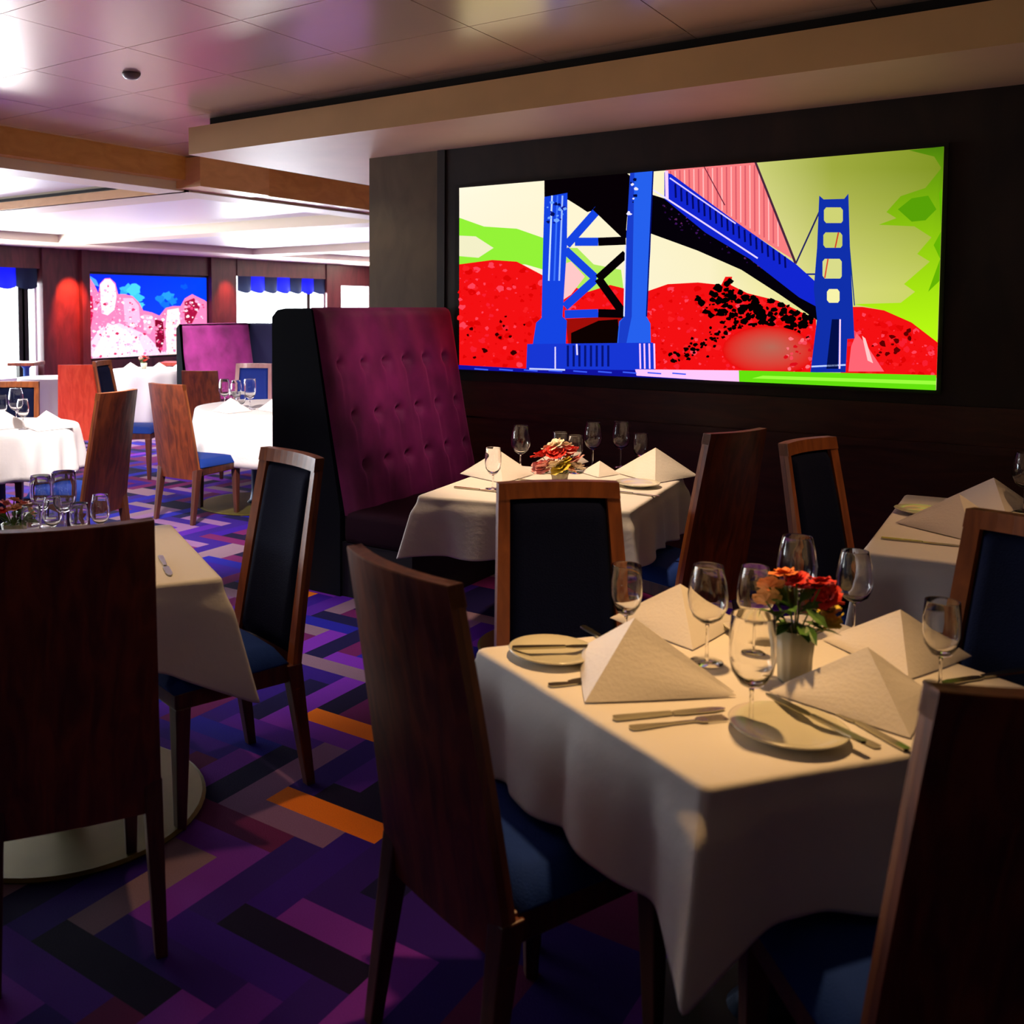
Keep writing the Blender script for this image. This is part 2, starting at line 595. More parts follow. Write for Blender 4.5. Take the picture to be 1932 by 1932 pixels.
A = Art(conv_b, (0, -1, 0))
bgc = [(90, (250, 240, 215)), (700, (244, 234, 196)), (1000, (238, 230, 180)), (1200, (190, 194, 110)), (1450, (150, 160, 62)), (1880, (120, 138, 36))]
bgd = [(90, (240, 230, 200)), (700, (240, 232, 200)), (1000, (240, 230, 190)), (1200, (232, 224, 160)), (1450, (206, 206, 120)), (1880, (190, 200, 90))]
A.k += 1
for (xa, ca), (xb, cb), (_, da), (_, db) in zip(bgc, bgc[1:], bgd, bgd[1:]):
    for q in range(6):
        ya, yb = 40 + q * 110, 150 + q * 110
        mx_ = lambda c0, c1, y: tuple(a_ + (b_ - a_) * min(1, max(0, (y - 150) / 450)) for a_, b_ in zip(c0, c1))
        A.poly([(xa, ya), (xb, ya), (xb, yb), (xa, yb)], None, [mx_(ca, da, ya), mx_(cb, db, ya), mx_(cb, db, yb), mx_(ca, da, yb)], step=False)
A.poly([(90, 690), (1880, 690), (1880, 980), (90, 980)], (200, 190, 130), step=False)
# greens on the left
A.poly([(90, 330), (180, 362), (300, 370), (400, 405), (400, 520), (330, 500), (200, 500), (90, 500)], (140, 230, 55))
A.poly([(90, 395), (150, 398), (215, 440), (160, 476), (90, 470)], (232, 228, 190))
A.poly([(480, 440), (520, 440), (580, 500), (680, 520), (690, 600), (480, 600)], (170, 226, 90))
hillL = [(90, 500), (210, 484), (300, 490), (395, 540), (470, 570), (560, 600), (640, 575), (700, 590), (700, 880), (90, 880)]
hillM = [(770, 600), (850, 572), (960, 566), (1045, 575), (1060, 545), (1085, 545), (1080, 575), (1140, 605), (1250, 632), (1390, 700), (1400, 900), (770, 900)]
hillR = [(1500, 655), (1560, 655), (1640, 668), (1740, 710), (1880, 775), (1880, 915), (1480, 905)]
for h in (hillL, hillM, hillR):
    A.poly(h, (232, 22, 24))
rg = random.Random(5)
for h, nb in ((hillL, 420), (hillM, 480), (hillR, 220)):
    xs = [p[0] for p in h]
    ys_ = [p[1] for p in h]
    A.k += 1
    for _ in range(nb):
        p = (rg.uniform(min(xs), max(xs)), rg.uniform(min(ys_), max(ys_)))
        if inside(p, h) and inside((p[0], p[1] - 14), h):
            A.blob(p, rg.choice([3, 4, 6, 9, 15]), rg.choice([(238, 34, 38), (226, 16, 18), (236, 34, 48), (244, 66, 84), (214, 12, 12), (232, 20, 22)]), rg, n=9)
            A.k -= 1
            A.k += 0.02
# dark rock in the middle hill
A.k = math.ceil(A.k) + 1
for _ in range(190):
    t = rg.random()
    p = (1000 + t * 380 + rg.gauss(0, 25), 640 + t * 60 + rg.gauss(0, 38))
    if inside(p, hillM):
        A.blob(p, rg.uniform(5, 19), (12, 2, 4), rg)
        A.k -= 0.97
for _ in range(60):
    t = rg.random()
    p = (1110 - t * 230 + rg.gauss(0, 22), 700 + t * 150 + rg.gauss(0, 14))
    A.blob(p, rg.uniform(4, 12), (16, 3, 4), rg)
    A.k -= 0.97
for _ in range(16):
    A.blob((rg.uniform(120, 330), rg.uniform(640, 850)), rg.uniform(5, 13), (50, 3, 5), rg)
    A.k -= 0.97
for _ in range(14):
    A.blob((rg.uniform(1590, 1760), rg.uniform(740, 850)), rg.uniform(5, 15), (90, 3, 6), rg)
    A.k -= 0.97
A.k = math.ceil(A.k) + 1
fog_o = [(1215 + 165 * math.cos(a_ / 20 * 2 * PI) + (20 if a_ < 5 else 0), 812 + 88 * math.sin(a_ / 20 * 2 * PI)) for a_ in range(20)]
A.k += 1
for a_ in range(20):
    p0, p1 = fog_o[a_], fog_o[(a_ + 1) % 20]
    A.poly([(1230, 800), p0, p1], None, [(176, 100, 84), (222, 18, 18), (222, 18, 18)], step=False)
for _ in range(26):
    A.blob((rg.uniform(1280, 1390), rg.uniform(770, 880)), rg.uniform(4, 12), rg.choice([(236, 70, 84), (250, 110, 120), (210, 20, 30)]), rg)
    A.k -= 0.97
A.k = math.ceil(A.k) + 1
# pale notch and pink under the near tower
A.poly([(470, 500), (500, 490), (550, 545), (500, 610), (470, 630)], (255, 190, 190))
A.poly([(480, 700), (620, 690), (690, 690), (690, 790), (490, 790)], (150, 20, 16))
A.poly([(500, 750), (600, 705), (670, 700), (680, 790), (500, 790)], (20, 8, 6))
# green clouds on the right
gpts = [(1730, 85), (1880, 50), (1880, 785), (1740, 712), (1640, 668), (1530, 645), (1700, 640), (1752, 600), (1712, 572), (1806, 490), (1760, 462), (1812, 402),
        (1750, 362), (1620, 356), (1684, 332), (1648, 310), (1700, 252), (1790, 222), (1848, 150), (1822, 108)]


def lincol(a_, b_, t):
    """mix two printed colours so the mix is linear over the plane"""
    return tuple(255 * ((1 - t) * (p / 255) ** 2.2 + t * (q / 255) ** 2.2) ** (1 / 2.2) for p, q in zip(a_, b_))


A.poly(gpts, None, [lincol((70, 118, 18), (176, 240, 24), max(0, min(1, (p[1] - 50) / 735))) for p in gpts])
A.poly([(1840, 240), (1880, 220), (1880, 560), (1800, 600), (1850, 480), (1820, 430), (1866, 380)], (96, 170, 10))
A.poly([(1690, 300), (1740, 260), (1800, 250), (1830, 300), (1790, 340), (1740, 345)], (84, 150, 14))
# hanger web
A.poly([(845, 150), (1172, 128), (1305, 480), (1240, 440), (1100, 350), (880, 195), (850, 215)], (238, 120, 122))
A.k += 1
for q in range(24):
    x = 862 + q * 17
    top = 160 - (x - 862) * 0.07
    if x > 1172:
        top = 128 + (x - 1172) * 2.65
    bot = 190 + (x - 870) * 0.64
    if bot > top + 8:
        A.line((x, top), (x + 1, bot), 4.5, (255, 176, 176) if q % 2 else (205, 84, 96), step=False)
A.k += 1
A.line((1172, 128), (1318, 498), 9, (70, 40, 60), step=False)
A.line((1318, 498), (1412, 292), 6, (40, 40, 90), step=False)
A.line((985, 145), (1060, 285), 4, (110, 40, 60), step=False)
A.line((1340, 536), (1410, 536), 6, (30, 40, 130), step=False)
A.line((1512, 420), (1532, 650), 4, (30, 60, 120), step=False)
# deck
A.poly([(790, 245), (870, 270), (1100, 380), (1300, 540), (1480, 690), (1480, 740), (1420, 720), (1260, 610), (1120, 520), (960, 450), (790, 388)], (12, 6, 16))
A.k += 1
for _ in range(90):
    t = rg.random()
    A.blob((830 + t * 520, 300 + t * 265 + rg.uniform(-22, 40)), rg.uniform(2, 6), rg.choice([(60, 26, 84), (90, 40, 90), (40, 16, 60)]), rg)
    A.k -= 0.98
A.k = math.ceil(A.k) + 1
A.poly([(840, 165), (866, 172), (1100, 345), (1320, 500), (1420, 590), (1510, 670), (1460, 690), (1330, 620), (1150, 480), (990, 385), (840, 262)], (24, 40, 196))
A.k += 1
for q in range(20):
    x = 880 + q * 21
    A.line((x, 208 + (x - 880) * 0.66), (x + 2, 258 + (x - 880) * 0.64), 7, (10, 16, 96), step=False)
A.k += 1
A.line((848, 160), (850, 262), 12, (236, 200, 255), step=False)
A.line((860, 186), (1100, 352), 5, (214, 196, 255), step=False)
A.line((850, 262), (1180, 478), 6, (226, 206, 255), step=False)
A.line((800, 230), (850, 262), 6, (230, 220, 255), step=False)
# far tower
A.poly([(1404, 250), (1420, 264), (1495, 262), (1510, 243), (1516, 450), (1532, 770), (1506, 772), (1500, 893), (1372, 893), (1396, 700), (1384, 590), (1396, 440)], (22, 48, 160))
A.k += 1
for (x0_, y0_, x1_, y1_, c_) in ((1421, 293, 1490, 350, (196, 200, 110)), (1419, 384, 1488, 440, (190, 196, 100)), (1416, 480, 1486, 552, (206, 208, 130)), (1432, 590, 1478, 640, (236, 230, 160))):
    A.poly([(x0_ + 8, y0_), (x1_ - 8, y0_), (x1_, y0_ + 10), (x1_, y1_ - 8), (x1_ - 6, y1_), (x0_ + 8, y1_), (x0_, y1_ - 10), (x0_, y0_ + 10)], c_, step=False)
A.k += 1
A.line((1474, 384), (1462, 440), 5, (200, 60, 40), step=False)
A.line((1436, 480), (1424, 550), 5, (210, 70, 50), step=False)
A.poly([(1450, 700), (1476, 700), (1472, 880), (1430, 880)], (10, 20, 70), step=False)
A.line((1480, 700), (1478, 880), 6, (240, 200, 235), step=False)
A.line((1376, 872), (1500, 866), 6, (180, 200, 255), step=False)
# right hill pink glints beside the far tower
A.poly([(1540, 750), (1580, 800), (1640, 890), (1510, 890), (1520, 800)], (246, 96, 110))
A.poly([(1560, 760), (1572, 770), (1600, 860), (1580, 850)], (255, 190, 190))
# near tower: truss
BL, DK = (26, 66, 214), (14, 6, 12)
A.poly([(404, 170), (705, 150), (730, 190), (705, 330), (700, 395), (650, 340), (600, 300), (560, 310), (530, 290), (490, 265), (404, 260)], DK)
A.k += 1
for a_, b_, c_ in (((485, 430), (600, 300), BL), ((590, 290), (705, 400), DK), ((515, 418), (600, 418), BL), ((600, 418), (700, 414), DK), ((480, 448), (592, 552), BL), ((592, 552), (478, 655), BL),
                   ((700, 462), (600, 552), DK), ((600, 552), (700, 690), DK), ((478, 682), (600, 678), BL), ((600, 678), (690, 680), DK)):
    A.line(a_, b_, 30, c_)
    A.k -= 0.9
A.k = math.ceil(A.k) + 1
# legs
A.poly([(404, 255), (488, 240), (486, 440), (470, 690), (486, 705), (482, 790), (362, 790), (374, 712), (394, 695), (398, 480)], BL)
A.poly([(716, 160), (800, 150), (790, 450), (776, 690), (790, 715), (792, 800), (668, 800), (676, 708), (696, 690), (702, 400)], (40, 92, 226), step=False)
A.k += 1
A.poly([(702, 400), (716, 160), (732, 160), (722, 690), (700, 800), (672, 800), (680, 710), (697, 690)], (30, 60, 190), step=False)
for x_, c_ in ((432, (190, 214, 255)), (452, (60, 110, 240)), (470, (150, 180, 255))):
    A.line((x_, 250), (x_ - 12, 560), 6, c_, step=False)
A.line((700, 430), (694, 690), 5, (214, 220, 255), step=False)
A.line((800, 150), (776, 690), 5, (12, 20, 100), step=False)
A.k += 1
for _ in range(22):
    A.blob((rg.uniform(415, 480), rg.uniform(250, 350)), rg.uniform(4, 10), rg.choice([(10, 20, 90), (110, 160, 255), (20, 30, 140)]), rg)
    A.k -= 0.97
for _ in range(12):
    A.blob((rg.uniform(706, 740), rg.uniform(170, 340)), rg.uniform(4, 10), rg.choice([(10, 14, 60), (230, 225, 255)]), rg)
    A.k -= 0.97
A.k = math.ceil(A.k) + 1
# pier
A.poly([(342, 790), (800, 785), (806, 890), (338, 885)], (28, 54, 200))
A.k += 1
for q in range(8):
    A.line((490 + q * 21, 795), (490 + q * 21, 872), 8, (14, 24, 110), step=False)
for q, x_ in enumerate((752, 768, 786, 804)):
    A.line((x_, 788), (x_ + 2, 880), 6, (240, 190, 250), step=False)
A.line((444, 800), (444, 880), 5, (220, 210, 255), step=False)
A.line((522, 790), (524, 830), 6, (220, 210, 255), step=False)
# water
A.poly([(90, 866), (345, 880), (740, 885), (1040, 940), (1040, 990), (90, 990)], (22, 24, 150))
A.poly([(90, 890), (700, 920), (1010, 945), (1010, 990), (90, 990)], (10, 12, 96))
A.poly([(735, 882), (1122, 886), (1122, 990), (1010, 945), (740, 905)], (255, 190, 240))
A.poly([(1112, 886), (1880, 905), (1880, 990), (1112, 990)], (96, 214, 20))
A.poly([(1200, 905), (1880, 926), (1880, 940), (1160, 915)], (150, 245, 60))
A.k += 1
for q in range(9):
    A.line((150 + q * 90, 880 + q * 2), (200 + q * 90, 884 + q * 2), 5, (60, 90, 240), step=False)
A.line((350, 880), (480, 884), 6, (190, 200, 255), step=False)
A.done('picture', scr)

# ------------------------------------------------------------------ far wall with windows and the second picture
FX = -14.4


def far(px, py):
    return atx(px, py, FX)


def far_box(name, px0, px1, z0, z1, d0, d1, m, parent=None):
    y0, y1 = far(px0, 600).y, far(px1, 600).y
    return box(name, (FX + d0, y0, z0), (FX + d1, y1, z1), m, parent)


Yw = {p: far(p, 600).y for p in (0, 40, 75, 100, 157, 163, 390, 400, 447, 612, 625, 640, 690)}
struct(box('wall_far', (FX - 0.5, -2.3, 0), (FX - 0.15, 20, 2.7), M['wall_red']))
ZWB, ZWT = 0.55, 2.24


def window(no, ya, yb, mull, ztop=ZWT, zbot=ZWB):
    wn = thing('window_%d' % no, 'x', 'x')
    del wn['label'], wn['category']
    struct(wn)
    box('glass_pane', (FX - 0.14, ya, zbot), (FX - 0.12, yb, ztop), M['window'], wn)
    box('window_sill', (FX - 0.15, ya - 0.03, zbot - 0.06), (FX + 0.04, yb + 0.03, zbot), M['white_frame'], wn)
    for m_ in mull:
        box('mullion', (FX - 0.12, m_ - 0.06, zbot), (FX - 0.02, m_ + 0.06, ztop), M['frame_dark'], wn)
    box('window_reveal', (FX - 0.15, yb, zbot), (FX - 0.0, yb + 0.05, ztop), M['white_frame'], wn)
    return wn


window(1, 4.6, Yw[75] - 0.1, [Yw[40] + 0.02, Yw[75] - 0.26], zbot=0.4)
window(2, Yw[447], Yw[612] - 0.05, [Yw[612] - 0.55])
window(3, Yw[640], Yw[690] + 2.2, [], ztop=2.1)
window(4, -1.8, 0.9, [-0.4])  # made-up window out of view, gives cool light from the left
window(5, 1.4, 4.2, [2.8])  # second added window, unseen, for the same cool side light
M['valance'] = mat('blue_valance_fabric', (0.01, 0.02, 0.75), 0.6)
M['valance_dark'] = mat('valance_fold_shade', (0.02, 0.03, 0.07), 0.6)  # blue cloth darkened by colour for its shaded folds


def valance(ya, yb, z0, z1, label):
    """scalloped strip hanging over the window, with alternate blue and shade-coloured swags"""
    t = thing('valance', label, 'valance', (0, 0, 0))
    n = max(2, round((yb - ya) / 0.42))
    for k in range(n):
        bm = bmesh.new()
        a_, b_ = ya + (yb - ya) * k / n, ya + (yb - ya) * (k + 1) / n
        N = 8
        top = []
        botm = []
        for i in range(N + 1):
            y = a_ + (b_ - a_) * i / N
            bulge = 0.07 * math.sin(PI * i / N)
            top.append(bm.verts.new((FX + 0.02 + bulge * 0.3, y, z1)))
            botm.append(bm.verts.new((FX + 0.02 + bulge, y, z0 - 0.05 * math.sin(PI * i / N))))
        for i in range(N):
            bm.faces.new((top[i], top[i + 1], botm[i + 1], botm[i]))
        g = bmesh.ops.solidify(bm, geom=list(bm.faces), thickness=0.01)
        obj('swag', bm, M['valance'] if k % 2 else M['valance_dark'], t, smooth=True)
    return t


valance(4.6, Yw[75] - 0.05, 1.93, 2.26, 'scalloped blue valance over the window beside the red-lit column')
valance(Yw[447], Yw[612], 1.93, 2.26, 'scalloped blue valance over the window behind the tufted purple booth')
# timber cladding between the windows, standing proud of the glass
cladn = 0


def clad(ya, yb, z0=0.0, z1=2.6, d=0.03, m='wall_red'):
    global cladn
    cladn += 1
    struct(box('trim_%d' % (20 + cladn), (FX - 0.15, ya, z0), (FX + d, yb, z1), M[m]))


clad(4.22, 4.58)
clad(0.95, 1.38)
for (ya, yb) in ((-2.3, 0.95), (1.38, 4.22)):
    clad(ya, yb, 2.24, 2.6, 0.05)
    clad(ya, yb, 0, 0.49, 0.03)
clad(Yw[75], Yw[100], d=0.10)
clad(Yw[100], Yw[157], d=0.03)
clad(Yw[157] - 0.1, Yw[163], d=0.12)
clad(Yw[390] + 0.03, Yw[400] + 0.1, d=0.12)
clad(Yw[400] + 0.1, Yw[447] - 0.03, d=0.03)
clad(Yw[612], Yw[640] - 0.02, d=0.08)
for (ya, yb, zb) in ((4.58, Yw[75], 2.24), (Yw[447] - 0.03, Yw[612], 2.24), (Yw[640] - 0.02, 19.5, 2.1), (Yw[163], Yw[390] + 0.03, 2.22)):
    clad(ya, yb, zb, 2.6, 0.05)
for (ya, yb, zb) in ((4.58, Yw[75], 0.34), (Yw[447] - 0.03, Yw[612], 0.49), (Yw[640] - 0.02, 19.5, 0.49), (Yw[163], Yw[390] + 0.03, 0.62)):
    clad(ya, yb, 0, zb, 0.03)

pic = thing('backlit_picture', 'backlit picture of pink rock cliffs under a blue sky on the far wall', 'picture', (0, 0, 0))
PB = dict(y0=Yw[163] + 0.02, y1=Yw[390], z0=0.66, z1=2.18)
box('picture_frame', (FX - 0.14, PB['y0'] - 0.02, PB['z0'] - 0.03), (FX - 0.002, PB['y1'] + 0.02, PB['z1'] + 0.03), M['frame_dark'], pic)


def conv_r(cx, cy):
    p = atx(cx / 2.76, 450 + cy / 2.76, FX)
    return Vector((FX, min(max(p.y, PB['y0']), PB['y1']), min(max(p.z, PB['z0']), PB['z1'])))


R = Art(conv_r, (1, 0, 0))
R.poly([(430, 160), (1090, 160), (1090, 720), (430, 720)], None, [(20, 40, 220), (10, 60, 235), (10, 60, 240), (30, 60, 240)])
rc = random.Random(2)
for cx_, cy_, rr_, cc_ in ((660, 262, 34, (60, 170, 244)), (700, 268, 38, (70, 190, 246)), (720, 310, 34, (60, 180, 244)), (640, 290, 30, (50, 150, 242)), (735, 345, 22, (70, 190, 246)),
                           (840, 312, 34, (30, 120, 240)), (875, 300, 34, (40, 140, 242)), (900, 325, 28, (30, 120, 240)), (860, 345, 26, (24, 100, 238)), (960, 250, 20, (16, 80, 236))):
    R.blob((cx_, cy_), rr_, cc_, rc, n=15)

R.poly([(460, 190), (500, 215), (516, 250), (480, 240)], (80, 150, 250))
cl_ = [(430, 185), (462, 196), (490, 240), (512, 285), (520, 235), (545, 208), (572, 206), (600, 232), (615, 290), (650, 290), (690, 300), (725, 335), (745, 375), (790, 385), (830, 402),
       (862, 362), (900, 352), (940, 352), (962, 312), (1000, 290), (1030, 305), (1065, 322), (1090, 330), (1090, 720), (430, 720)]
R.poly(cl_, (244, 120, 168))
R.poly([(430, 560), (520, 470), (620, 440), (760, 500), (860, 610), (960, 640), (960, 720), (430, 720)], (255, 196, 226))
for pts, c_ in ((((520, 240), (546, 212), (574, 212), (598, 240), (606, 300), (596, 370), (560, 400), (530, 390), (524, 320)), (255, 226, 240)),
                (((640, 310), (690, 310), (722, 350), (730, 430), (690, 470), (650, 440)), (252, 170, 205)),
                (((745, 395), (790, 400), (806, 450), (780, 500), (748, 470)), (250, 160, 190)),
                (((870, 372), (930, 362), (938, 440), (920, 520), (930, 640), (870, 640), (860, 480)), (255, 220, 214)),
                (((560, 440), (640, 470), (720, 520), (760, 640), (560, 650), (480, 610)), (255, 222, 240)),
                (((806, 420), (848, 430), (856, 520), (836, 600), (810, 560)), (120, 16, 44)),
                (((960, 330), (1010, 310), (1040, 360), (1010, 420), (985, 470), (960, 420)), (150, 24, 60)),
                (((446, 290), (480, 300), (486, 380), (470, 470), (450, 440)), (190, 20, 70))):
    R.poly(list(pts), c_)
rg = random.Random(9)
for _ in range(900):
    p = (rg.uniform(445, 1066), rg.uniform(240, 650))
    if inside(p, cl_) and inside((p[0], p[1] - 20), cl_):
        dk = rg.random() < 0.3 + 0.35 * (p[0] < 500 or 780 < p[0] < 860)
        R.blob(p, rg.choice([2, 3, 4, 6, 10]), rg.choice([(214, 60, 110), (236, 110, 156), (190, 40, 84), (244, 130, 170)]) if dk else rg.choice([(255, 200, 220), (255, 236, 244), (250, 160, 196)]), rg, n=9)
        R.k -= 0.97
R.done('picture', pic, 'print_far')
# amber uplighter glow on the column: a real small lamp
spot('column_light', (FX + 0.55, (Yw[100] + Yw[157]) / 2, 2.5), (FX, (Yw[100] + Yw[157]) / 2, 1.5), 900, (1.0, 0.13, 0.04), 50, 0.8, 0.03)
spot('column_light', (FX + 0.55, (Yw[400] + Yw[447]) / 2, 2.5), (FX, (Yw[400] + Yw[447]) / 2, 1.45), 250, (1.0, 0.16, 0.06), 60, 0.8, 0.03)
# daylight through the windows; the first lamp serves the two added, unseen ones
for k, (ya, yb, pw) in enumerate(((-2.0, 4.2, 150), (4.6, Yw[75], 560), (Yw[447], Yw[612], 620), (Yw[640], 18.5, 600))):
    l = bpy.data.lights.new('window_daylight', 'AREA')
    l.shape = 'RECTANGLE'
    l.size = 1.4
    l.size_y = yb - ya
    l.energy = pw
    l.color = (0.86, 0.93, 1.0)
    l.spread = math.radians(150)
    o = bpy.data.objects.new('window_daylight', l)
    COL.objects.link(o)
    o.location = (FX - 0.1, (ya + yb) / 2, 1.3)
    o.rotation_euler = Vector((1, 0, -0.12)).to_track_quat('-Z', 'Y').to_euler()
    o.rotation_euler = (Matrix(((0, 0, -1), (0, 1, 0), (1, 0, 0)))).to_euler()

# smoke detector
bm = bmesh.new()
add_lathe(bm, [(0, -0.034), (0.035, -0.03), (0.05, -0.012), (0.052, 0.0), (0.0, 0.0)], 24)
d = obj('detector', bm, M['grey'], None, smooth=True)
d.location = (-4.32, 3.613, ZC + 0.002)
d.name = 'smoke_detector'
tag(d, 'small round smoke detector on the glossy ceiling panels', 'detector')


# ------------------------------------------------------------------ tables and cloths
def square_cloth(quad, z, drop, cdrop, label, seed=1, flare=0.10, group=None):
    """square linen over a four-cornered top; quad runs counter-clockwise"""
    rg = random.Random(seed)
    Q = [Vector(q) for q in quad]
    ctr = sum(Q, Vector((0, 0))) / 4
    ph = [rg.uniform(0, 6.28) for _ in range(6)]
    cols = []          # (edge point, side normal, tip, distance to corner, sign)
    VAL = 0.115
    for i in range(4):
        a_, b_ = Q[i], Q[(i + 1) % 4]
        d_ = (b_ - a_)
        L = d_.length
        d_.normalize()
        n_ = Vector((d_.y, -d_.x))
        bis_a = (a_ - ctr).normalized()
        bis_b = (b_ - ctr).normalized()
        N = 44
        for k in range(N):
            t = k / N
            t = t + 0.035 * math.sin(4 * PI * t) * -1
            s_ = t * L
            if s_ < L / 2:
                cols.append((a_ + d_ * s_, n_, bis_a, s_, a_, d_, i))
            else:
                cols.append((b_ - d_ * (L - s_), n_, bis_b, L - s_, b_, -d_, i))
    K = 16

    def off(s_, t, i):
        # outward distance of the hanging side at distance s_ from the corner
        base = 0.012 * min(1, t * 5) + 0.022 * t
        val = -0.040 * math.exp(-((s_ - VAL) / 0.05) ** 2) * t ** 1.3
        rip = t * 0.013 * (1 - math.exp(-(s_ / 0.12) ** 2)) * (math.sin(s_ * 17 + ph[i]) + 0.45 * math.sin(s_ * 33 + ph[i + 1]))
        return max(0.005, base + val + rip)
    bm = bmesh.new()
    n = len(cols)
    top_c = bm.verts.new((ctr.x, ctr.y, z))
    rings = []
    r0 = []
    for k_in in (0.5, 0.92, 0.985):
        r0 = [bm.verts.new((ctr.x + (p.x - ctr.x) * k_in, ctr.y + (p.y - ctr.y) * k_in, z)) for p, *_ in cols]
        if k_in == 0.5:
            for i in range(n):
                bm.faces.new((top_c, r0[i], r0[(i + 1) % n]))
        rings.append(r0)
    for k in range(K + 1):
        t = k / K
        ring = []
        for (p, nn, bis, s_, cor, dd, i) in cols:
            u = max(0.0, 1 - s_ / 0.24)
            dp = drop + (cdrop - drop) * u ** 1.5 + 0.008 * math.sin(s_ * 17 + ph[i])
            if s_ < VAL:
                # straight pleat between the valley and the corner tip
                kk = s_ / VAL
                pv = cor + dd * VAL + nn * off(VAL, t, i)
                tip = cor + bis * (0.006 + 0.012 * min(1, t * 5) + flare * t)
                q = tip.lerp(pv, kk)
                flat = p + nn * 0.006
                q = flat.lerp(q, min(1, t * 4))
            else:
                q = p + nn * off(s_, t, i)
            ring.append(bm.verts.new((q.x, q.y, z - 0.003 * min(1, k) - dp * t)))
        rings.append(ring)
    for a_, b_ in zip(rings, rings[1:]):
        for i in range(n):
            j = (i + 1) % n
            bm.faces.new((a_[i], b_[i], b_[j], a_[j]))
    o = obj('tablecloth', bm, M['cloth'], None, smooth=True)
    md = o.modifiers.new('sub', 'SUBSURF')
    md.levels = md.render_levels = 1
    md = o.modifiers.new('thick', 'SOLIDIFY')
    md.thickness = 0.002
    md.offset = 1
    return tag(o, label, 'tablecloth', group)


def round_cloth(c, r, z, drop, label, seed=1, folds=19, amp=0.025, group=None):
    rg = random.Random(seed)
    bm = bmesh.new()
    n = folds * 8
    rings = []
    ctr = bm.verts.new((c[0], c[1], z))
    ph = rg.uniform(0, 6)
    prof = [(0.93, 0), (1.0, 0), (1.006, 0.006)] + [(1.012, drop * k / 9) for k in range(1, 10)]
    for rr, dz in prof:
        t = dz / drop
        ring = []
        for k in range(n):
            a_ = 2 * PI * k / n
            fold = amp * min(1, t * 1.6) * (math.sin(folds * a_ + ph + 0.8 * math.sin(3 * a_)) + 0.5)
            rad = r * rr + fold + 0.02 * t
            ring.append(bm.verts.new((c[0] + rad * math.cos(a_), c[1] + rad * math.sin(a_), z - dz)))
        rings.append(ring)
    for k in range(n):
        bm.faces.new((ctr, rings[0][k], rings[0][(k + 1) % n]))
    for a_, b_ in zip(rings, rings[1:]):
        for k in range(n):
            j = (k + 1) % n
            bm.faces.new((a_[k], b_[k], b_[j], a_[j]))
    o = obj('tablecloth', bm, M['cloth'], None, smooth=True)
    md = o.modifiers.new('thick', 'SOLIDIFY')
    md.thickness = 0.0025
    md.offset = 1
    return tag(o, label, 'tablecloth', group)


ZT = 0.76


def table(c, top, label, base_r=0.4, rtop=None, group=None, z=ZT, basec=None, mats=('cherry', 'darkmetal', 'brass')):
    t = thing('dining_table', label, 'table', (c[0], c[1], 0), 0, group)
    bm = bmesh.new()
    if rtop:
        add_lathe(bm, [(0, z - 0.03), (rtop - 0.01, z - 0.03), (rtop, z - 0.02), (rtop - 0.002, z - 0.004), (0, z - 0.004)], 48)
    else:
        lo = [bm.verts.new((p[0] - c[0], p[1] - c[1], z - 0.03)) for p in top]
        hi = [bm.verts.new((p[0] - c[0], p[1] - c[1], z - 0.004)) for p in top]
        bm.faces.new(lo)
        bm.faces.new(hi)
        N = len(lo)
        for i in range(N):
            bm.faces.new((lo[i], lo[(i + 1) % N], hi[(i + 1) % N], hi[i]))
    obj('table_top', bm, M[mats[0]], t)
    bc = basec or (0, 0)
    bm = bmesh.new()
    add_lathe(bm, [(0.0, 0.018), (0.075, 0.018), (0.05, 0.05), (0.042, 0.12), (0.042, z - 0.08), (0.12, z - 0.03), (0, z - 0.03)], 20, (bc[0], bc[1], 0))
    obj('column', bm, M[mats[1]], t, smooth=True)
    bm = bmesh.new()
    add_lathe(bm, [(0, 0.001), (base_r, 0.001), (base_r + 0.002, 0.006), (base_r - 0.01, 0.012), (0.08, 0.018), (0, 0.018)], 56, (bc[0], bc[1], 0))
    obj('base_plate', bm, M[mats[2]], t, smooth=False)
    return t


def shrink(q, k):
    c = Vector((sum(p[0] for p in q) / len(q), sum(p[1] for p in q) / len(q)))
    return [tuple(c + (Vector(p) - c) * k) for p in q]


T1 = [(-0.491, 1.632), (0.08, 2.39), (-0.56, 2.74), (-1.14, 1.985)]
T2 = [(-2.30, 3.47), (-1.445, 3.70), (-1.53, 4.60), (-2.40, 4.42)]
T3 = [(-0.57, 3.545), (0.34, 3.62), (0.30, 4.85), (-0.60, 4.75)]
TL = [(-2.075, 2.05), (-2.744, 2.45), (-3.146, 1.78), (-2.477, 1.381)]
C1, C2, C3, CL = (-0.53, 2.19), (-1.92, 4.05), (-0.13, 4.19), (-2.61, 1.915)
table(C1, shrink(T1, 0.985), 'dark pedestal table under the nearest white cloth', 0.24, mats=('cherry', 'darkmetal', 'black_base'))
table(C2, shrink(T2, 0.985), 'pedestal table in front of the tufted purple booth', 0.36)
table(C3, shrink(T3, 0.985), 'pedestal table in the shade at the right edge of the photo', 0.36)
table(CL, shrink(TL, 0.985), 'pedestal table with a brass disc foot behind the big wooden chair back', 0.44, basec=(0.04, -0.07))
square_cloth(T1, ZT + 0.004, 0.25, 0.305, 'white cloth with a long hanging corner on the nearest table', 3, 0.13)
square_cloth(T2, ZT + 0.004, 0.24, 0.27, 'white cloth on the table in front of the tufted purple booth', 5, 0.09)
square_cloth(T3, ZT + 0.004, 0.25, 0.30, 'dim white cloth on the table at the right edge of the photo', 8, 0.07)
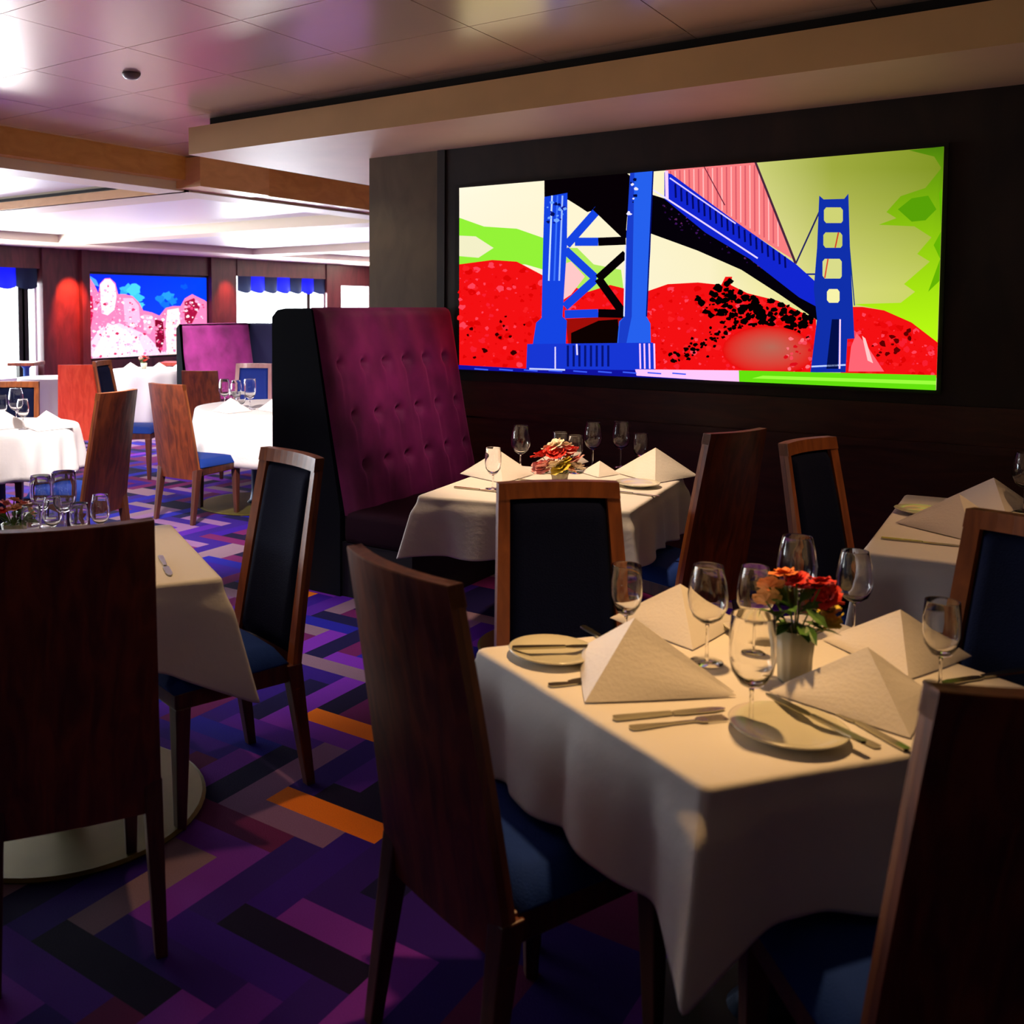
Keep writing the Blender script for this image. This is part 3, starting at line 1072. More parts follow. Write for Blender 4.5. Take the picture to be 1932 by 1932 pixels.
square_cloth([TL[0], TL[1], TL[2], TL[3]], ZT + 0.004, 0.25, 0.36, 'white cloth on the table behind the big wooden chair back at left', 12, 0.12)

# round tables further back
R0c, R0r = (-5.98, 3.80), 0.53
R1c, R1r = (-5.32, 5.92), 0.66
p2 = atd(285, 712, 12.8)
R2c, R2r = (p2.x, p2.y), 0.50
p3 = atd(92, 724, 11.3)
R3c, R3r = (p3.x, p3.y), 0.34
table(R0c, None, 'round table with pleated cloth at the left edge of the photo', 0.4, R0r - 0.01)
table(R1c, None, 'round table behind the orange-brown chair in the bright aisle', 0.46, R1r - 0.01, basec=(0.0, -0.25))
table(R2c, None, 'far round table under a floor-length white cloth below the cliff picture', 0.3, R2r - 0.01)
table(R3c, None, 'far small round table between the navy chair and the red-lit chair', 0.25, R3r - 0.01)
round_cloth(R0c, R0r, ZT + 0.004, 0.30, 'pleated white round cloth at the left edge of the photo', 2, 17, 0.022)
round_cloth(R1c, R1r, ZT + 0.004, 0.40, 'pinkish white round cloth behind the orange-brown chair', 4, 7, 0.03)
round_cloth(R2c, R2r, ZT + 0.004, 0.70, 'floor-length white cloth on the far table below the cliff picture', 6, 12, 0.03)
round_cloth(R3c, R3r, ZT + 0.004, 0.66, 'long white cloth on the far table beside the red-lit chair', 9, 12, 0.02)

# bare pedestal side tables by the far wall
for pxa, pxb, lab, tm in ((25, 75, 'bare side table on a blue pedestal in front of the left window', 'cherry'),
                          (305, 372, 'bare side table with reddish top below the cliff picture', 'red_wood')):
    q = atd((pxa + pxb) / 2, 693, 14.6)
    wd = (pxb - pxa) * 14.6 / FPX / 2
    t = thing('side_table', lab, 'table', (q.x, q.y, 0), YAW)
    box('table_top', (-wd, -0.25, 0.71), (wd, 0.25, 0.76), M[tm], t, 0.006)
    bm = bmesh.new()
    add_lathe(bm, [(0.16, 0.02), (0.05, 0.06), (0.045, 0.66), (0.09, 0.71)], 16)
    obj('column', bm, mat('blue_pedestal', (0.02, 0.08, 0.25), 0.4) if pxa == 25 else M['darkmetal'], t, smooth=True)
    bm = bmesh.new()
    add_lathe(bm, [(0, 0.0), (0.2, 0.0), (0.2, 0.015), (0, 0.022)], 24)
    obj('base_plate', bm, M['darkmetal'], t)


# ------------------------------------------------------------------ dining chairs
HS = 1.08


def shell_pt(u, z, off=0.0):
    """u -1..1 across, z height"""
    k = (z - 0.34) / (HS - 0.34)
    hw = 0.205 - 0.031 * k
    x = u * hw
    y = -0.012 - 0.122 * max(0, k) ** 1.15 - 0.028 * (1 - u * u) * (0.3 + 0.7 * max(0, k))
    return Vector((x, y + off, z))


def grid_solid(bm, fu, fz, fn_front, fn_back):
    nu, nz = len(fu), len(fz)
    F_ = [[bm.verts.new(fn_front(u, z)) for u in fu] for z in fz]
    B_ = [[bm.verts.new(fn_back(u, z)) for u in fu] for z in fz]
    for i in range(nz - 1):
        for j in range(nu - 1):
            bm.faces.new((F_[i][j], F_[i][j + 1], F_[i + 1][j + 1], F_[i + 1][j]))
            bm.faces.new((B_[i][j], B_[i + 1][j], B_[i + 1][j + 1], B_[i][j + 1]))
    for j in range(nu - 1):
        bm.faces.new((F_[0][j], B_[0][j], B_[0][j + 1], F_[0][j + 1]))
        bm.faces.new((F_[-1][j], F_[-1][j + 1], B_[-1][j + 1], B_[-1][j]))
    for i in range(nz - 1):
        bm.faces.new((F_[i][0], F_[i + 1][0], B_[i + 1][0], B_[i][0]))
        bm.faces.new((F_[i][-1], B_[i][-1], B_[i + 1][-1], F_[i + 1][-1]))


def lin(a_, b_, n):
    return [a_ + (b_ - a_) * k / n for k in range(n + 1)]


def make_chair(label, shell_m, edge_m, pad_m, seat_m, leg_m):
    t = thing('dining_chair', label, 'chair')
    us = lin(-1, 1, 10)
    # veneered back shell
    bm = bmesh.new()
    grid_solid(bm, us, lin(0.335, HS - 0.003, 10), lambda u, z: shell_pt(u, z, 0.0), lambda u, z: shell_pt(u, z, -0.018))
    obj('back_shell', bm, shell_m, t, smooth=False)
    # solid wood border around the pad: two stiles and a top rail
    for s in (-1, 1):
        bm = bmesh.new()
        grid_solid(bm, [s * 1.0, s * 0.80] if s < 0 else [0.80, 1.0], lin(0.40, HS, 10), lambda u, z: shell_pt(u, z, 0.016), lambda u, z: shell_pt(u, z, 0.0005))
        obj('stile', bm, edge_m, t)
    bm = bmesh.new()
    grid_solid(bm, us, [HS - 0.045, HS], lambda u, z: shell_pt(u, z, 0.019), lambda u, z: shell_pt(u, z, -0.0165))
    obj('top_rail', bm, edge_m, t)
    # upholstered back pad
    bm = bmesh.new()

    def padf(u, z):
        k = (z - 0.44) / (HS - 0.045 - 0.44)
        e = min(1, (0.79 - abs(u)) / 0.12, k / 0.06 + 0.001, (1 - k) / 0.06 + 0.001)
        return shell_pt(u, z, 0.003 + 0.022 * math.sqrt(max(0, e)))
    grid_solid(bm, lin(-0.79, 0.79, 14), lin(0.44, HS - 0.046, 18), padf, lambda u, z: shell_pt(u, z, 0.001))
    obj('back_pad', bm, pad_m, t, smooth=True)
    # seat
    bm = bmesh.new()
    us2, vs2 = lin(-1, 1, 12), lin(0, 1, 12)

    def seat(u, v, top):
        hw = 0.195 + 0.015 * v
        x = u * hw
        y = 0.01 + v * 0.41
        if not top:
            return Vector((x, y, 0.425))
        e = min(1, (1 - abs(u)) / 0.12, v / 0.1 + 0.0, (1 - v) / 0.1)
        return Vector((x, y, 0.43 + 0.05 * math.sqrt(max(0, e)) + 0.008 * (1 - u * u)))
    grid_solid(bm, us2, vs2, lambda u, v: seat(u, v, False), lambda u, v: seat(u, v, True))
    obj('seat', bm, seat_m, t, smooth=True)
    # rails under the seat
    bm = bmesh.new()
    vs = [bm.verts.new(p) for p in ((-0.19, 0.0, 0.36), (0.19, 0.0, 0.36), (0.208, 0.415, 0.375), (-0.208, 0.415, 0.375),
                                    (-0.19, 0.0, 0.428), (0.19, 0.0, 0.428), (0.208, 0.415, 0.428), (-0.208, 0.415, 0.428))]
    for f in ((0, 3, 2, 1), (4, 5, 6, 7), (0, 1, 5, 4), (1, 2, 6, 5), (2, 3, 7, 6), (3, 0, 4, 7)):
        bm.faces.new([vs[i] for i in f])
    obj('seat_rail', bm, leg_m, t, bevel=0.006)
    for s in (-1, 1):
        bm = bmesh.new()
        taper(bm, (s * 0.19, 0.395, 0), (s * 0.187, 0.39, 0.38), 0.03, 0.05)
        obj('leg', bm, leg_m, t, bevel=0.004)
        bm = bmesh.new()
        taper(bm, (s * 0.19, -0.075, 0), (s * 0.182, -0.012, 0.42), 0.03, 0.046, 0.032, 0.056)
        obj('leg', bm, leg_m, t, bevel=0.004)
    return t


used = set()
GR_C = 'high-backed dining chairs'


def place(src, at, facing, label, top=False, sc_=1.0):
    """put a copy with the back of its seat at the point (or the top of its back there)"""
    a_ = math.radians(facing)
    f = Vector((math.cos(a_), math.sin(a_)))
    p = Vector((at[0], at[1])) + (f * 0.145 if top else f * 0)
    rz = a_ - PI / 2
    if src not in used:
        used.add(src)
        src.location = (p.x, p.y, 0)
        src.rotation_euler = (0, 0, rz)
        src['label'] = label
        src['group'] = GR_C
        src.scale = (1, 1, sc_)
        return src
    o = copy_tree(src, None, label, (p.x, p.y, 0), rz, GR_C)
    o.scale = (1, 1, sc_)
    return o


def pt(px, py, z=HS):
    q = atz(px, py, z)
    return (q.x, q.y)


def ptd(px, D):
    q = atd(px, 700, D)
    return (q.x, q.y)


ch = make_chair('x', M['cherry'], M['cherry_edge'], M['navy'], M['blue_seat'], M['dark_leg'])
place(ch, (-1.015, 1.665), 69, 'cherry wood chair with blue seat, back turned to us, at the nearest table')
place(ch, (-1.115, 2.43), -50, 'navy-padded chair facing us across the nearest table, in front of the booth table')
place(ch, (-0.12, 2.62), -117, 'black-looking chair at the right edge beyond the nearest table')
place(ch, (-0.085, 1.66), 126, 'dark chair back in the lower right corner, cut by the frame')
place(ch, (-1.93, 1.41), 149, 'big wood-veneer chair back in the lower left corner', sc_=1.01)
place(ch, (-2.23, 2.385), -106, 'navy-padded chair with orange-lit edge beside the purple booth')
place(ch, (-1.25, 4.08), 158, 'dark chair at the right side of the booth table, pink glint on its top')
place(ch, (-0.70, 3.87), -17, 'dark chair below the right part of the bridge picture, facing right')
place(ch, (-5.36, 4.90), 92, 'orange-brown chair in the bright aisle, facing the round table', sc_=0.95)
place(ch, (-4.78, 3.72), 193, 'brown chair seen edge-on beside the pleated round table')
place(ch, ptd(30, 7.25), -52, 'navy-padded chair facing us behind the pleated round table', top=True, sc_=0.95)
place(ch, ptd(190, 9.1), 28, 'chair seen edge-on with dark seat, right behind the red-lit chair', top=True)
place(ch, ptd(376, 9.3), 120, 'greyish brown chair back behind the tall glasses of the round table', top=True, sc_=0.9)
bc_ = make_chair('x', M['red_wood'], M['red_wood'], M['navy'], M['navy'], M['dark_leg'])
place(bc_, ptd(146, 9.0), 135, 'chair back coloured by red light, standing before the red-lit column', top=True, sc_=0.97)
M['pink_frame'] = wood('pale_rose_wood', (0.75, 0.4, 0.38), (0.85, 0.5, 0.48), 0.4)
M['royal'] = mat('royal_blue_upholstery', (0.01, 0.05, 0.42), 0.7)
bl_ = make_chair('x', M['cherry'], M['pink_frame'], M['royal'], M['royal'], M['dark_leg'])
place(bl_, ptd(480, 9.4), -60, 'royal blue padded chair with pale frame left of the tufted booth', top=True, sc_=0.96)


# ------------------------------------------------------------------ booths
def booth(label, X0, X1, Xb, Ya, Yb, Zt, seatX, velvet, tuft=True, rows=None):
    """high-backed bench facing +X; X0 rear, X1 top of face, Xb face at the seat"""
    t = thing('booth_bench', label, 'booth', ((X0 + Xb) / 2, (Ya + Yb) / 2, 0))
    off = Vector(((X0 + Xb) / 2, (Ya + Yb) / 2, 0))
    rings = []
    zs = 0.47
    # dark carcass: rear and ends
    bm = bmesh.new()
    prof = [(X0, 0.0), (X0, Zt - 0.05), (X0 + 0.04, Zt - 0.01), (X0 + 0.1, Zt), (X1 - 0.03, Zt), (Xb - 0.05, zs), (Xb - 0.05, 0.0)]
    A_ = [bm.verts.new(Vector((x, Ya, z)) - off) for x, z in prof]
    B_ = [bm.verts.new(Vector((x, Yb, z)) - off) for x, z in prof]
    bm.faces.new(A_)
    bm.faces.new(B_[::-1])
    for i in range(len(prof)):
        j = (i + 1) % len(prof)
        bm.faces.new((A_[i], A_[j], B_[j], B_[i]))
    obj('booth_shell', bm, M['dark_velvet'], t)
    # padded face
    btn = []
    if tuft:
        for r_, (z, sh) in enumerate(rows):
            nb = 6
            L = Yb - Ya
            for k in range(nb):
                y = Ya + L * (0.12 + sh + k * 0.155)
                if Ya + 0.06 < y < Yb - 0.05:
                    btn.append((y, z))
    nu, nz = 110, 80
    bm = bmesh.new()

    def face(y, z):
        k = (z - zs) / (Zt - zs)
        x = Xb + (X1 - Xb) * k
        e = min(1, (y - Ya) / 0.05, (Yb - y) / 0.05, (Zt - z) / 0.05)
        e = math.sqrt(max(0, 1 - (1 - e) ** 2)) if e < 1 else 1
        dx = 0.05 * e
        for by, bz in btn:
            dy, dz = y - by, z - bz
            d2 = dy * dy + dz * dz
            dx -= 0.045 * math.exp(-d2 / 0.0012)
            # vertical crease falling from every button
            if dz < 0.02:
                dx -= 0.022 * math.exp(-(dy - dz * 0.10) ** 2 / 0.00022) * math.exp(-abs(dz) / 0.12)
        dx += 0.006 * math.sin(y * 23 + z * 5) * e
        return Vector((x - 0.035 + dx, y, z)) - off
    V_ = [[bm.verts.new(face(Ya + 0.002 + (Yb - Ya - 0.004) * i / nu, zs - 0.02 + (Zt + 0.005 - zs + 0.02) * j / nz)) for i in range(nu + 1)] for j in range(nz + 1)]
    for j in range(nz):
        for i in range(nu):
            bm.faces.new((V_[j][i], V_[j][i + 1], V_[j + 1][i + 1], V_[j + 1][i]))
    obj('back_pad', bm, velvet, t, smooth=True)
    if tuft:
        proto = None
        for by, bz in btn:
            q = face(by, bz)
            if proto is None:
                bm = bmesh.new()
                bmesh.ops.create_uvsphere(bm, u_segments=10, v_segments=6, radius=0.013)
                proto = obj('button', bm, velvet, t, smooth=True)
                o = proto
            else:
                o = proto.copy()
                COL.objects.link(o)
            o.location = q + Vector((0.002, 0, 0))
            o.scale = (0.5, 1, 1)
    # seat cushion and plinth
    bm = bmesh.new()
    add_box(bm, Vector((Xb - 0.03, Ya + 0.005, 0.30)) - off, Vector((seatX, Yb - 0.005, zs)) - off)
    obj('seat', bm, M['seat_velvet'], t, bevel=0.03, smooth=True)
    bm = bmesh.new()
    add_box(bm, Vector((Xb - 0.06, Ya + 0.02, 0.0)) - off, Vector((seatX - 0.05, Yb - 0.02, 0.30)) - off)
    obj('plinth', bm, M['black_base'], t)
    return t


booth('tall tufted purple velvet booth bench beside the bridge picture', -3.72, -3.40, -3.18, 4.1, 5.5, 1.575, -2.72, M['velvet'],
      rows=[(1.26, -0.02), (0.97, 0.02), (0.70, 0.04)])
fb = atx(350, 612, -8.5)
fe = atx(478, 612, -8.5)
b2 = booth('lower purple booth bench coloured as lit pink behind the royal blue chair', -8.66, -8.58, -8.42, fb.y, fe.y, fb.z, -8.0, M['velvet2'], tuft=False)
bm = bmesh.new()
add_box(bm, Vector((-8.6, fe.y + 0.005, 0)), Vector((-7.9, fe.y + 0.15, fb.z)))
rp = obj('end_panel', bm, mat('dark_blue_booth_fabric', (0.01, 0.015, 0.06), 0.7), None, bevel=0.02)
rp.parent = b2
rp.matrix_parent_inverse = Matrix.Translation(-Vector(b2.location))


# ------------------------------------------------------------------ tableware
def lathe_obj(name, prof, m, parent=None, seg=28, **k):
    bm = bmesh.new()
    add_lathe(bm, prof, seg, **k)
    return obj(name, bm, m, parent, smooth=True)


def make_glass(label, kind='wine'):
    t = thing('wine_glass' if kind == 'wine' else 'water_goblet', label, 'glass')
    if kind == 'wine':
        H, stem = 0.215, 0.085
        outer = [(0.031, H), (0.0375, H - 0.03), (0.0425, H - 0.065), (0.041, H - 0.09), (0.031, H - 0.113), (0.014, H - 0.126), (0.0045, stem)]
    else:
        H, stem = 0.195, 0.065
        outer = [(0.036, H), (0.0385, H - 0.04), (0.0385, H - 0.075), (0.034, H - 0.1), (0.020, H - 0.122), (0.0048, stem)]
    inner = [(r - 0.0014, z if i == 0 else z) for i, (r, z) in enumerate(outer[:-1])]
    inner = inner[:-1] + [(outer[-2][0] * 0.6, outer[-2][1] + 0.004), (0, outer[-2][1] + 0.002)]
    rim = [(outer[0][0], H - 0.0015), (outer[0][0] - 0.0003, H - 0.0002), (outer[0][0] - 0.0011, H - 0.0002), (outer[0][0] - 0.0014, H - 0.0015)]
    prof = [(0, stem)] + outer[:0:-1] + rim + inner[1:]
    lathe_obj('bowl', prof, M['glass'], t)
    lathe_obj('stem', [(0, 0.004), (0.006, 0.004), (0.0035, 0.012), (0.0032, stem - 0.01), (0.0045, stem - 0.0005), (0, stem - 0.0005)], M['glass'], t, 12)
    lathe_obj('foot', [(0, 0.0), (0.034, 0.0), (0.035, 0.0015), (0.012, 0.0036), (0, 0.0038)], M['glass'], t)
    return t


protos = {}


def put(proto_key, maker, loc, rz, label, name=None, group=None, scale=None):
    if proto_key not in protos:
        o = maker(label)
        protos[proto_key] = o
        o.location = loc
        o.rotation_euler = (0, 0, rz)
        if group:
            o['group'] = group
        if scale:
            o.scale = (scale,) * 3
        return o
    return copy_tree(protos[proto_key], None, label, loc, rz, group, scale)


ZI = ZT + 0.0075


def glass(x, y, label, kind='wine', scale=None, z=ZI, group='stemmed glasses on the tables'):
    return put('g_' + kind, lambda l: make_glass(l, kind), (x, y, z), 0, label, group=group, scale=scale)


def make_napkin(label):
    """tent-folded napkin: front edge rises to the peak, two wings fall to the sides"""
    bm = bmesh.new()
    h, wd, dp = 0.12, 0.17, 0.13
    n = 8

    def wing(s, k_out, lift):
        P = []
        for i in range(n + 1):
            t = i / n          # 0 at the peak ridge, 1 at the foot corner
            row = []
            for j in range(n + 1):
                v = j / n      # 0 ridge foot in front .. up to peak
                # ridge line from front foot to peak
                ridge = Vector((0, -dp + (dp + 0.03) * v, h * v))
                corner = Vector((s * (wd + k_out), 0.10 + lift, 0.0))
                q = ridge.lerp(corner, t)
                bul = math.sin(PI * t) * math.sin(PI * min(1, v + 0.15)) * 0.008
                q += Vector((s * 0.3, -1, 0.2)).normalized() * bul
                q.z = max(q.z, 0.0)
                row.append(q)
            P.append(row)
        V_ = [[bm.verts.new(q) for q in row] for row in P]
        for i in range(n):
            for j in range(n):
                bm.faces.new((V_[i][j], V_[i + 1][j], V_[i + 1][j + 1], V_[i][j + 1]))
    wing(1, 0, 0)
    wing(-1, 0, 0)
    wing(1, -0.012, 0.016)
    wing(-1, -0.012, 0.016)
    bmesh.ops.remove_doubles(bm, verts=bm.verts, dist=0.0004)
    o = obj('napkin', bm, M['napkin'], None, smooth=False)
    md = o.modifiers.new('thick', 'SOLIDIFY')
    md.thickness = 0.003
    md.offset = 1
    return tag(o, label, 'napkin', 'tent-folded napkins')


def napkin(x, y, rz, label, scale=None):
    return put('napkin', make_napkin, (x, y, ZI + 0.001), math.radians(rz), label, scale=scale)


def blade_outline(pts, th, name, m, parent, zc=0.0):
    bm = bmesh.new()
    up = [(x, y) for x, y in pts] + [(x, -y) for x, y in reversed(pts) if abs(y) > 1e-6]
    a_ = [bm.verts.new((x, y, zc)) for x, y in up]
    b_ = [bm.verts.new((x, y, zc + th)) for x, y in up]
    bm.faces.new(a_)
    bm.faces.new(b_[::-1])
    for i in range(len(up)):
        j = (i + 1) % len(up)
        bm.faces.new((a_[i], a_[j], b_[j], b_[i]))
    return obj(name, bm, m, parent)


def make_knife(label):
    t = thing('table_knife', label, 'knife')
    blade_outline([(-0.125, 0), (-0.122, 0.008), (-0.10, 0.009), (-0.04, 0.007), (0.0, 0.0055), (0.003, 0)], 0.005, 'handle', M['steel'], t)
    blade_outline([(0.002, 0), (0.003, 0.006), (0.02, 0.010), (0.09, 0.010), (0.112, 0.006), (0.12, 0)], 0.0022, 'blade', M['steel'], t, 0.0006)
    return t


def make_fork(label):
    t = thing('table_fork', label, 'fork')
    blade_outline([(-0.11, 0), (-0.107, 0.009), (-0.09, 0.010), (-0.02, 0.0035), (0.03, 0.003), (0.031, 0)], 0.003, 'handle', M['steel'], t)
    blade_outline([(0.03, 0), (0.031, 0.003), (0.042, 0.0115), (0.055, 0.0122), (0.056, 0)], 0.0025, 'neck', M['steel'], t, 0.001)
    for k in range(4):
        y = -0.0105 + k * 0.007
        bm = bmesh.new()
        add_box(bm, (0.054, y - 0.0016, 0.001), (0.098, y + 0.0016, 0.0033))
        obj('tine', bm, M['steel'], t)
    return t


def cutlery(kind, a_, b_, label, z=None):
    """laid from handle end a_ to tip b_ (table-plane points)"""
    c = ((a_[0] + b_[0]) / 2, (a_[1] + b_[1]) / 2)
    rz = math.atan2(b_[1] - a_[1], b_[0] - a_[0])
    mk = {'knife': make_knife, 'fork': make_fork}[kind]
    return put(kind, mk, (c[0], c[1], z if z else ZI + 0.001), rz, label, group='table knives' if kind == 'knife' else 'table forks')


def make_plate(label):
    o = lathe_obj('side_plate', [(0, 0.0), (0.055, 0.0), (0.06, 0.004), (0.098, 0.015), (0.1, 0.018), (0.097, 0.019), (0.066, 0.009), (0.055, 0.006), (0, 0.006)], M['plate'], None, 48)
    return tag(o, label, 'plate', 'round side plates')


def plate(x, y, label, s=None):
    return put('plate', make_plate, (x, y, ZI + 0.0005), 0, label, scale=s)


PB_CACHE = {}


def make_blossom_mesh(m, seed):
    rg = random.Random(seed)
    bm = bmesh.new()
    for ring, (np_, tilt, ln) in enumerate(((7, 0.35, 0.026), (6, 0.8, 0.021), (4, 1.2, 0.014))):
        for k in range(np_):
            a_ = 2 * PI * (k + 0.5 * ring) / np_ + rg.uniform(-0.15, 0.15)
            d_ = Vector((math.cos(a_) * math.cos(tilt), math.sin(a_) * math.cos(tilt), math.sin(tilt)))
            s_ = Vector((-math.sin(a_), math.cos(a_), 0))
            L = ln * rg.uniform(0.85, 1.15)
            w_ = L * 0.42
            nrm = d_.cross(s_)
            pts = [Vector((0, 0, 0)), d_ * L * 0.45 + s_ * w_ + nrm * 0.002, d_ * L * 0.9 + s_ * w_ * 0.7 - nrm * 0.002, d_ * L, d_ * L * 0.9 - s_ * w_ * 0.7 - nrm * 0.002, d_ * L * 0.45 - s_ * w_ + nrm * 0.002]
            vs = [bm.verts.new(p) for p in pts]
            bm.faces.new(vs)
    me = bpy.data.meshes.new('blossom')
    bm.to_mesh(me)
    bm.free()
    me.materials.append(m)
    return me


def make_leaf_mesh():
    bm = bmesh.new()
    pts = [(0, 0, 0), (0.02, 0.009, 0.004), (0.04, 0.011, 0.004), (0.062, 0, -0.004), (0.04, -0.011, 0.004), (0.02, -0.009, 0.004)]
    mid = [(0, 0, 0), (0.02, 0, 0), (0.04, 0, 0), (0.062, 0, -0.004)]
    a_ = [bm.verts.new(p) for p in pts]
    m1, m2 = bm.verts.new(mid[1]), bm.verts.new(mid[2])
    for f in ((a_[0], m1, a_[1]), (a_[1], m1, m2, a_[2]), (a_[2], m2, a_[3]), (a_[0], a_[5], m1), (a_[5], a_[4], m2, m1), (a_[4], a_[3], m2)):
        bm.faces.new(f)
    me = bpy.data.meshes.new('leaf')
    bm.to_mesh(me)
    bm.free()
    me.materials.append(M['leaf'])
    return me


LEAF = make_leaf_mesh()
BLOS = {k: make_blossom_mesh(M[k], i) for i, k in enumerate(('f_red', 'f_orange', 'f_yellow', 'f_pink', 'f_cream', 'f_peach'))}


def flowers(x, y, label, cols, seed, vase_h=0.12, spread=0.07, zs=1.0, leaves=14, z=ZI, dome=0.06, bs=1.0):
    rg = random.Random(seed)
    t = thing('flower_vase', label, 'flowers', (x, y, z))
    h = vase_h
    lathe_obj('vase', [(0, 0), (0.03, 0), (0.034, 0.006), (0.036, h * 0.5), (0.042, h), (0.038, h), (0.032, h * 0.5), (0.028, 0.01), (0, 0.01)], M['vase'], t, 48, rib=0.03, ribn=12)
    for k, (key, dx, dy, dz) in enumerate(cols):
        o = bpy.data.objects.new('blossom', BLOS[key])
        COL.objects.link(o)
        o.parent = t
        o.location = (dx, dy, h + dz)
        o.rotation_euler = (rg.uniform(-0.5, 0.5) + dy * -6, rg.uniform(-0.5, 0.5) + dx * 6, rg.uniform(0, 6))
        s = rg.uniform(0.9, 1.25) * bs
        o.scale = (s, s, s)
        sb = bmesh.new()
        taper(sb, (0, 0, h - 0.03), (dx, dy, h + dz), 0.003, 0.003)
        obj('stem', sb, M['stem'], t)
    for k in range(leaves):
        o = bpy.data.objects.new('leaf', LEAF)
        COL.objects.link(o)
        o.parent = t
        a_ = rg.uniform(0, 2 * PI)
        r_ = rg.uniform(0.005, spread * 0.5)
        o.location = (r_ * math.cos(a_), r_ * math.sin(a_), h + rg.uniform(-0.005, dome * 0.8))
        o.rotation_euler = (rg.uniform(-0.6, 0.6), rg.uniform(-0.9, 0.5), a_ + rg.uniform(-0.5, 0.5))
    return t


# camera-right / camera-away directions in the table plane, for placing blossoms as photographed
U_, V_c = Vector((0.805, 0.593)), Vector((-0.593, 0.805))


def fl(key, r, a_, up):
    v = U_ * r + V_c * a_
    return (key, v.x, v.y, up)


# --- nearest table (positions measured on its top)
napkin(-0.772, 1.974, -11, 'crisp triangular napkin on the front left of the nearest table', 1.13)
napkin(-0.785, 2.375, 30, 'peaked napkin with its ridge towards us, back left of the nearest table', 0.95)
napkin(-0.318, 2.14, 38, 'tall shaded napkin beside the vase, front right of the nearest table', 0.98)
napkin(-0.315, 2.48, 15, 'dim pleated napkin farthest right on the nearest table', 0.92)
glass(-0.875, 2.235, 'rounded goblet left of the napkins on the nearest table', 'water', 0.97)
glass(-0.672, 2.21, 'wine glass rising behind the back left napkin of the nearest table', 'wine', 1.05)
glass(-0.60, 2.33, 'wine glass just left of the flowers on the nearest table', 'wine', 0.97)
glass(-0.56, 2.56, 'tallest wine glass behind the flowers on the nearest table', 'wine', 1.12)
glass(-0.435, 2.60, 'wine glass right of the flowers, over the corner of the shaded cloth', 'wine', 1.0)
glass(-0.498, 1.925, 'wine glass standing alone in front of the vase on the nearest table', 'water', 1.12)
glass(-0.225, 2.37, 'faint glass near the right chair on the nearest table', 'water', 0.95)
plate(-0.975, 2.035, 'small plate with a knife across it, left side of the nearest table')
plate(-0.43, 1.925, 'small plate below the front glass of the nearest table', 1.08)
plate(-0.62, 2.50, 'small plate at the back of the nearest table beside the vase')
cutlery('knife', (-0.73, 1.78), (-0.55, 1.98), 'inner of two utensils in front of the crisp napkin, nearest table')
cutlery('fork', (-0.69, 1.755), (-0.53, 1.945), 'outer of two utensils in front of the crisp napkin, nearest table')
cutlery('knife', (-1.03, 1.985), (-0.87, 2.12), 'butter knife lying across the left plate of the nearest table', ZI + 0.021)
cutlery('fork', (-0.885, 1.885), (-0.77, 2.01), 'fork peeking out left of the crisp napkin on the nearest table')
cutlery('fork', (-0.86, 1.93), (-0.79, 2.08), 'short utensil beside the left plate of the nearest table')
cutlery('knife', (-0.32, 1.93), (-0.48, 2.03), 'knife resting on the front plate of the nearest table', ZI + 0.022)
cutlery('fork', (-0.29, 1.965), (-0.46, 2.06), 'fork resting beside the front plate of the nearest table')
cutlery('knife', (-0.245, 1.985), (-0.42, 2.12), 'knife at the foot of the tall shaded napkin, nearest table')
cutlery('knife', (-0.95, 2.23), (-0.85, 2.16), 'utensil by the rounded goblet at the back edge of the nearest table')
cutlery('knife', (-0.10, 2.55), (-0.21, 2.40), 'utensil with a bright edge under the faint glass at right')
flowers(-0.485, 2.215, 'ribbed cream vase of red and orange flowers on the nearest table',
        [fl('f_red', 0.01, 0.02, 0.095), fl('f_red', 0.05, 0.0, 0.085), fl('f_red', 0.075, 0.01, 0.055), fl('f_red', 0.03, 0.04, 0.075), fl('f_orange', -0.01, 0.03, 0.105), fl('f_peach', -0.065, 0.0, 0.06),
         fl('f_peach', -0.05, 0.02, 0.085), fl('f_red', 0.065, -0.02, 0.07), fl('f_yellow', 0.075, -0.02, 0.01), fl('f_yellow', 0.055, -0.035, 0.02), fl('f_yellow', 0.085, 0.02, 0.025), fl('f_red', 0.045, -0.02, 0.1)],
        3, 0.115, 0.08, leaves=34, dome=0.07, bs=1.15)

# --- booth table
P = lambda px, py: atz(px, py, ZT)
q = P(942, 905)
napkin(q.x, q.y, 35, 'white napkin on the booth table nearest the booth', 1.05)
q = P(1058, 893)
napkin(q.x - 0.08, q.y + 0.22, 35, 'white napkin behind the pink flowers of the booth table', 0.8)
q = P(1115, 905)
napkin(q.x, q.y + 0.1, 20, 'small-looking napkin in the middle of the booth table', 0.55)
q = P(1236, 905)
napkin(q.x, q.y, 20, 'bright napkin on the booth table at its right edge', 1.15)
for px_, py_, k_, s_, lb in ((982, 896, 'wine', 1.1, 'large wine glass right of the booth-side napkin'), (930, 925, 'water', 0.95, 'faint goblet in front of the booth-side napkin'),
                             (1056, 892, 'water', 1.0, 'glass directly behind the pink flowers'), (1085, 895, 'water', 0.95, 'short glass just right of the pink flowers'),
                             (1118, 885, 'wine', 1.08, 'wine glass second from the right on the booth table'), (1171, 884, 'wine', 1.08, 'tall wine glass left of the bright right napkin'),
                             (1208, 890, 'water', 0.95, 'dim goblet peeking from behind the bright right napkin')):
    q = P(px_, py_)
    glass(q.x, q.y, lb, k_, s_)
q = P(1203, 920)
plate(q.x, q.y, 'plate at the foot of the bright right napkin, booth table')
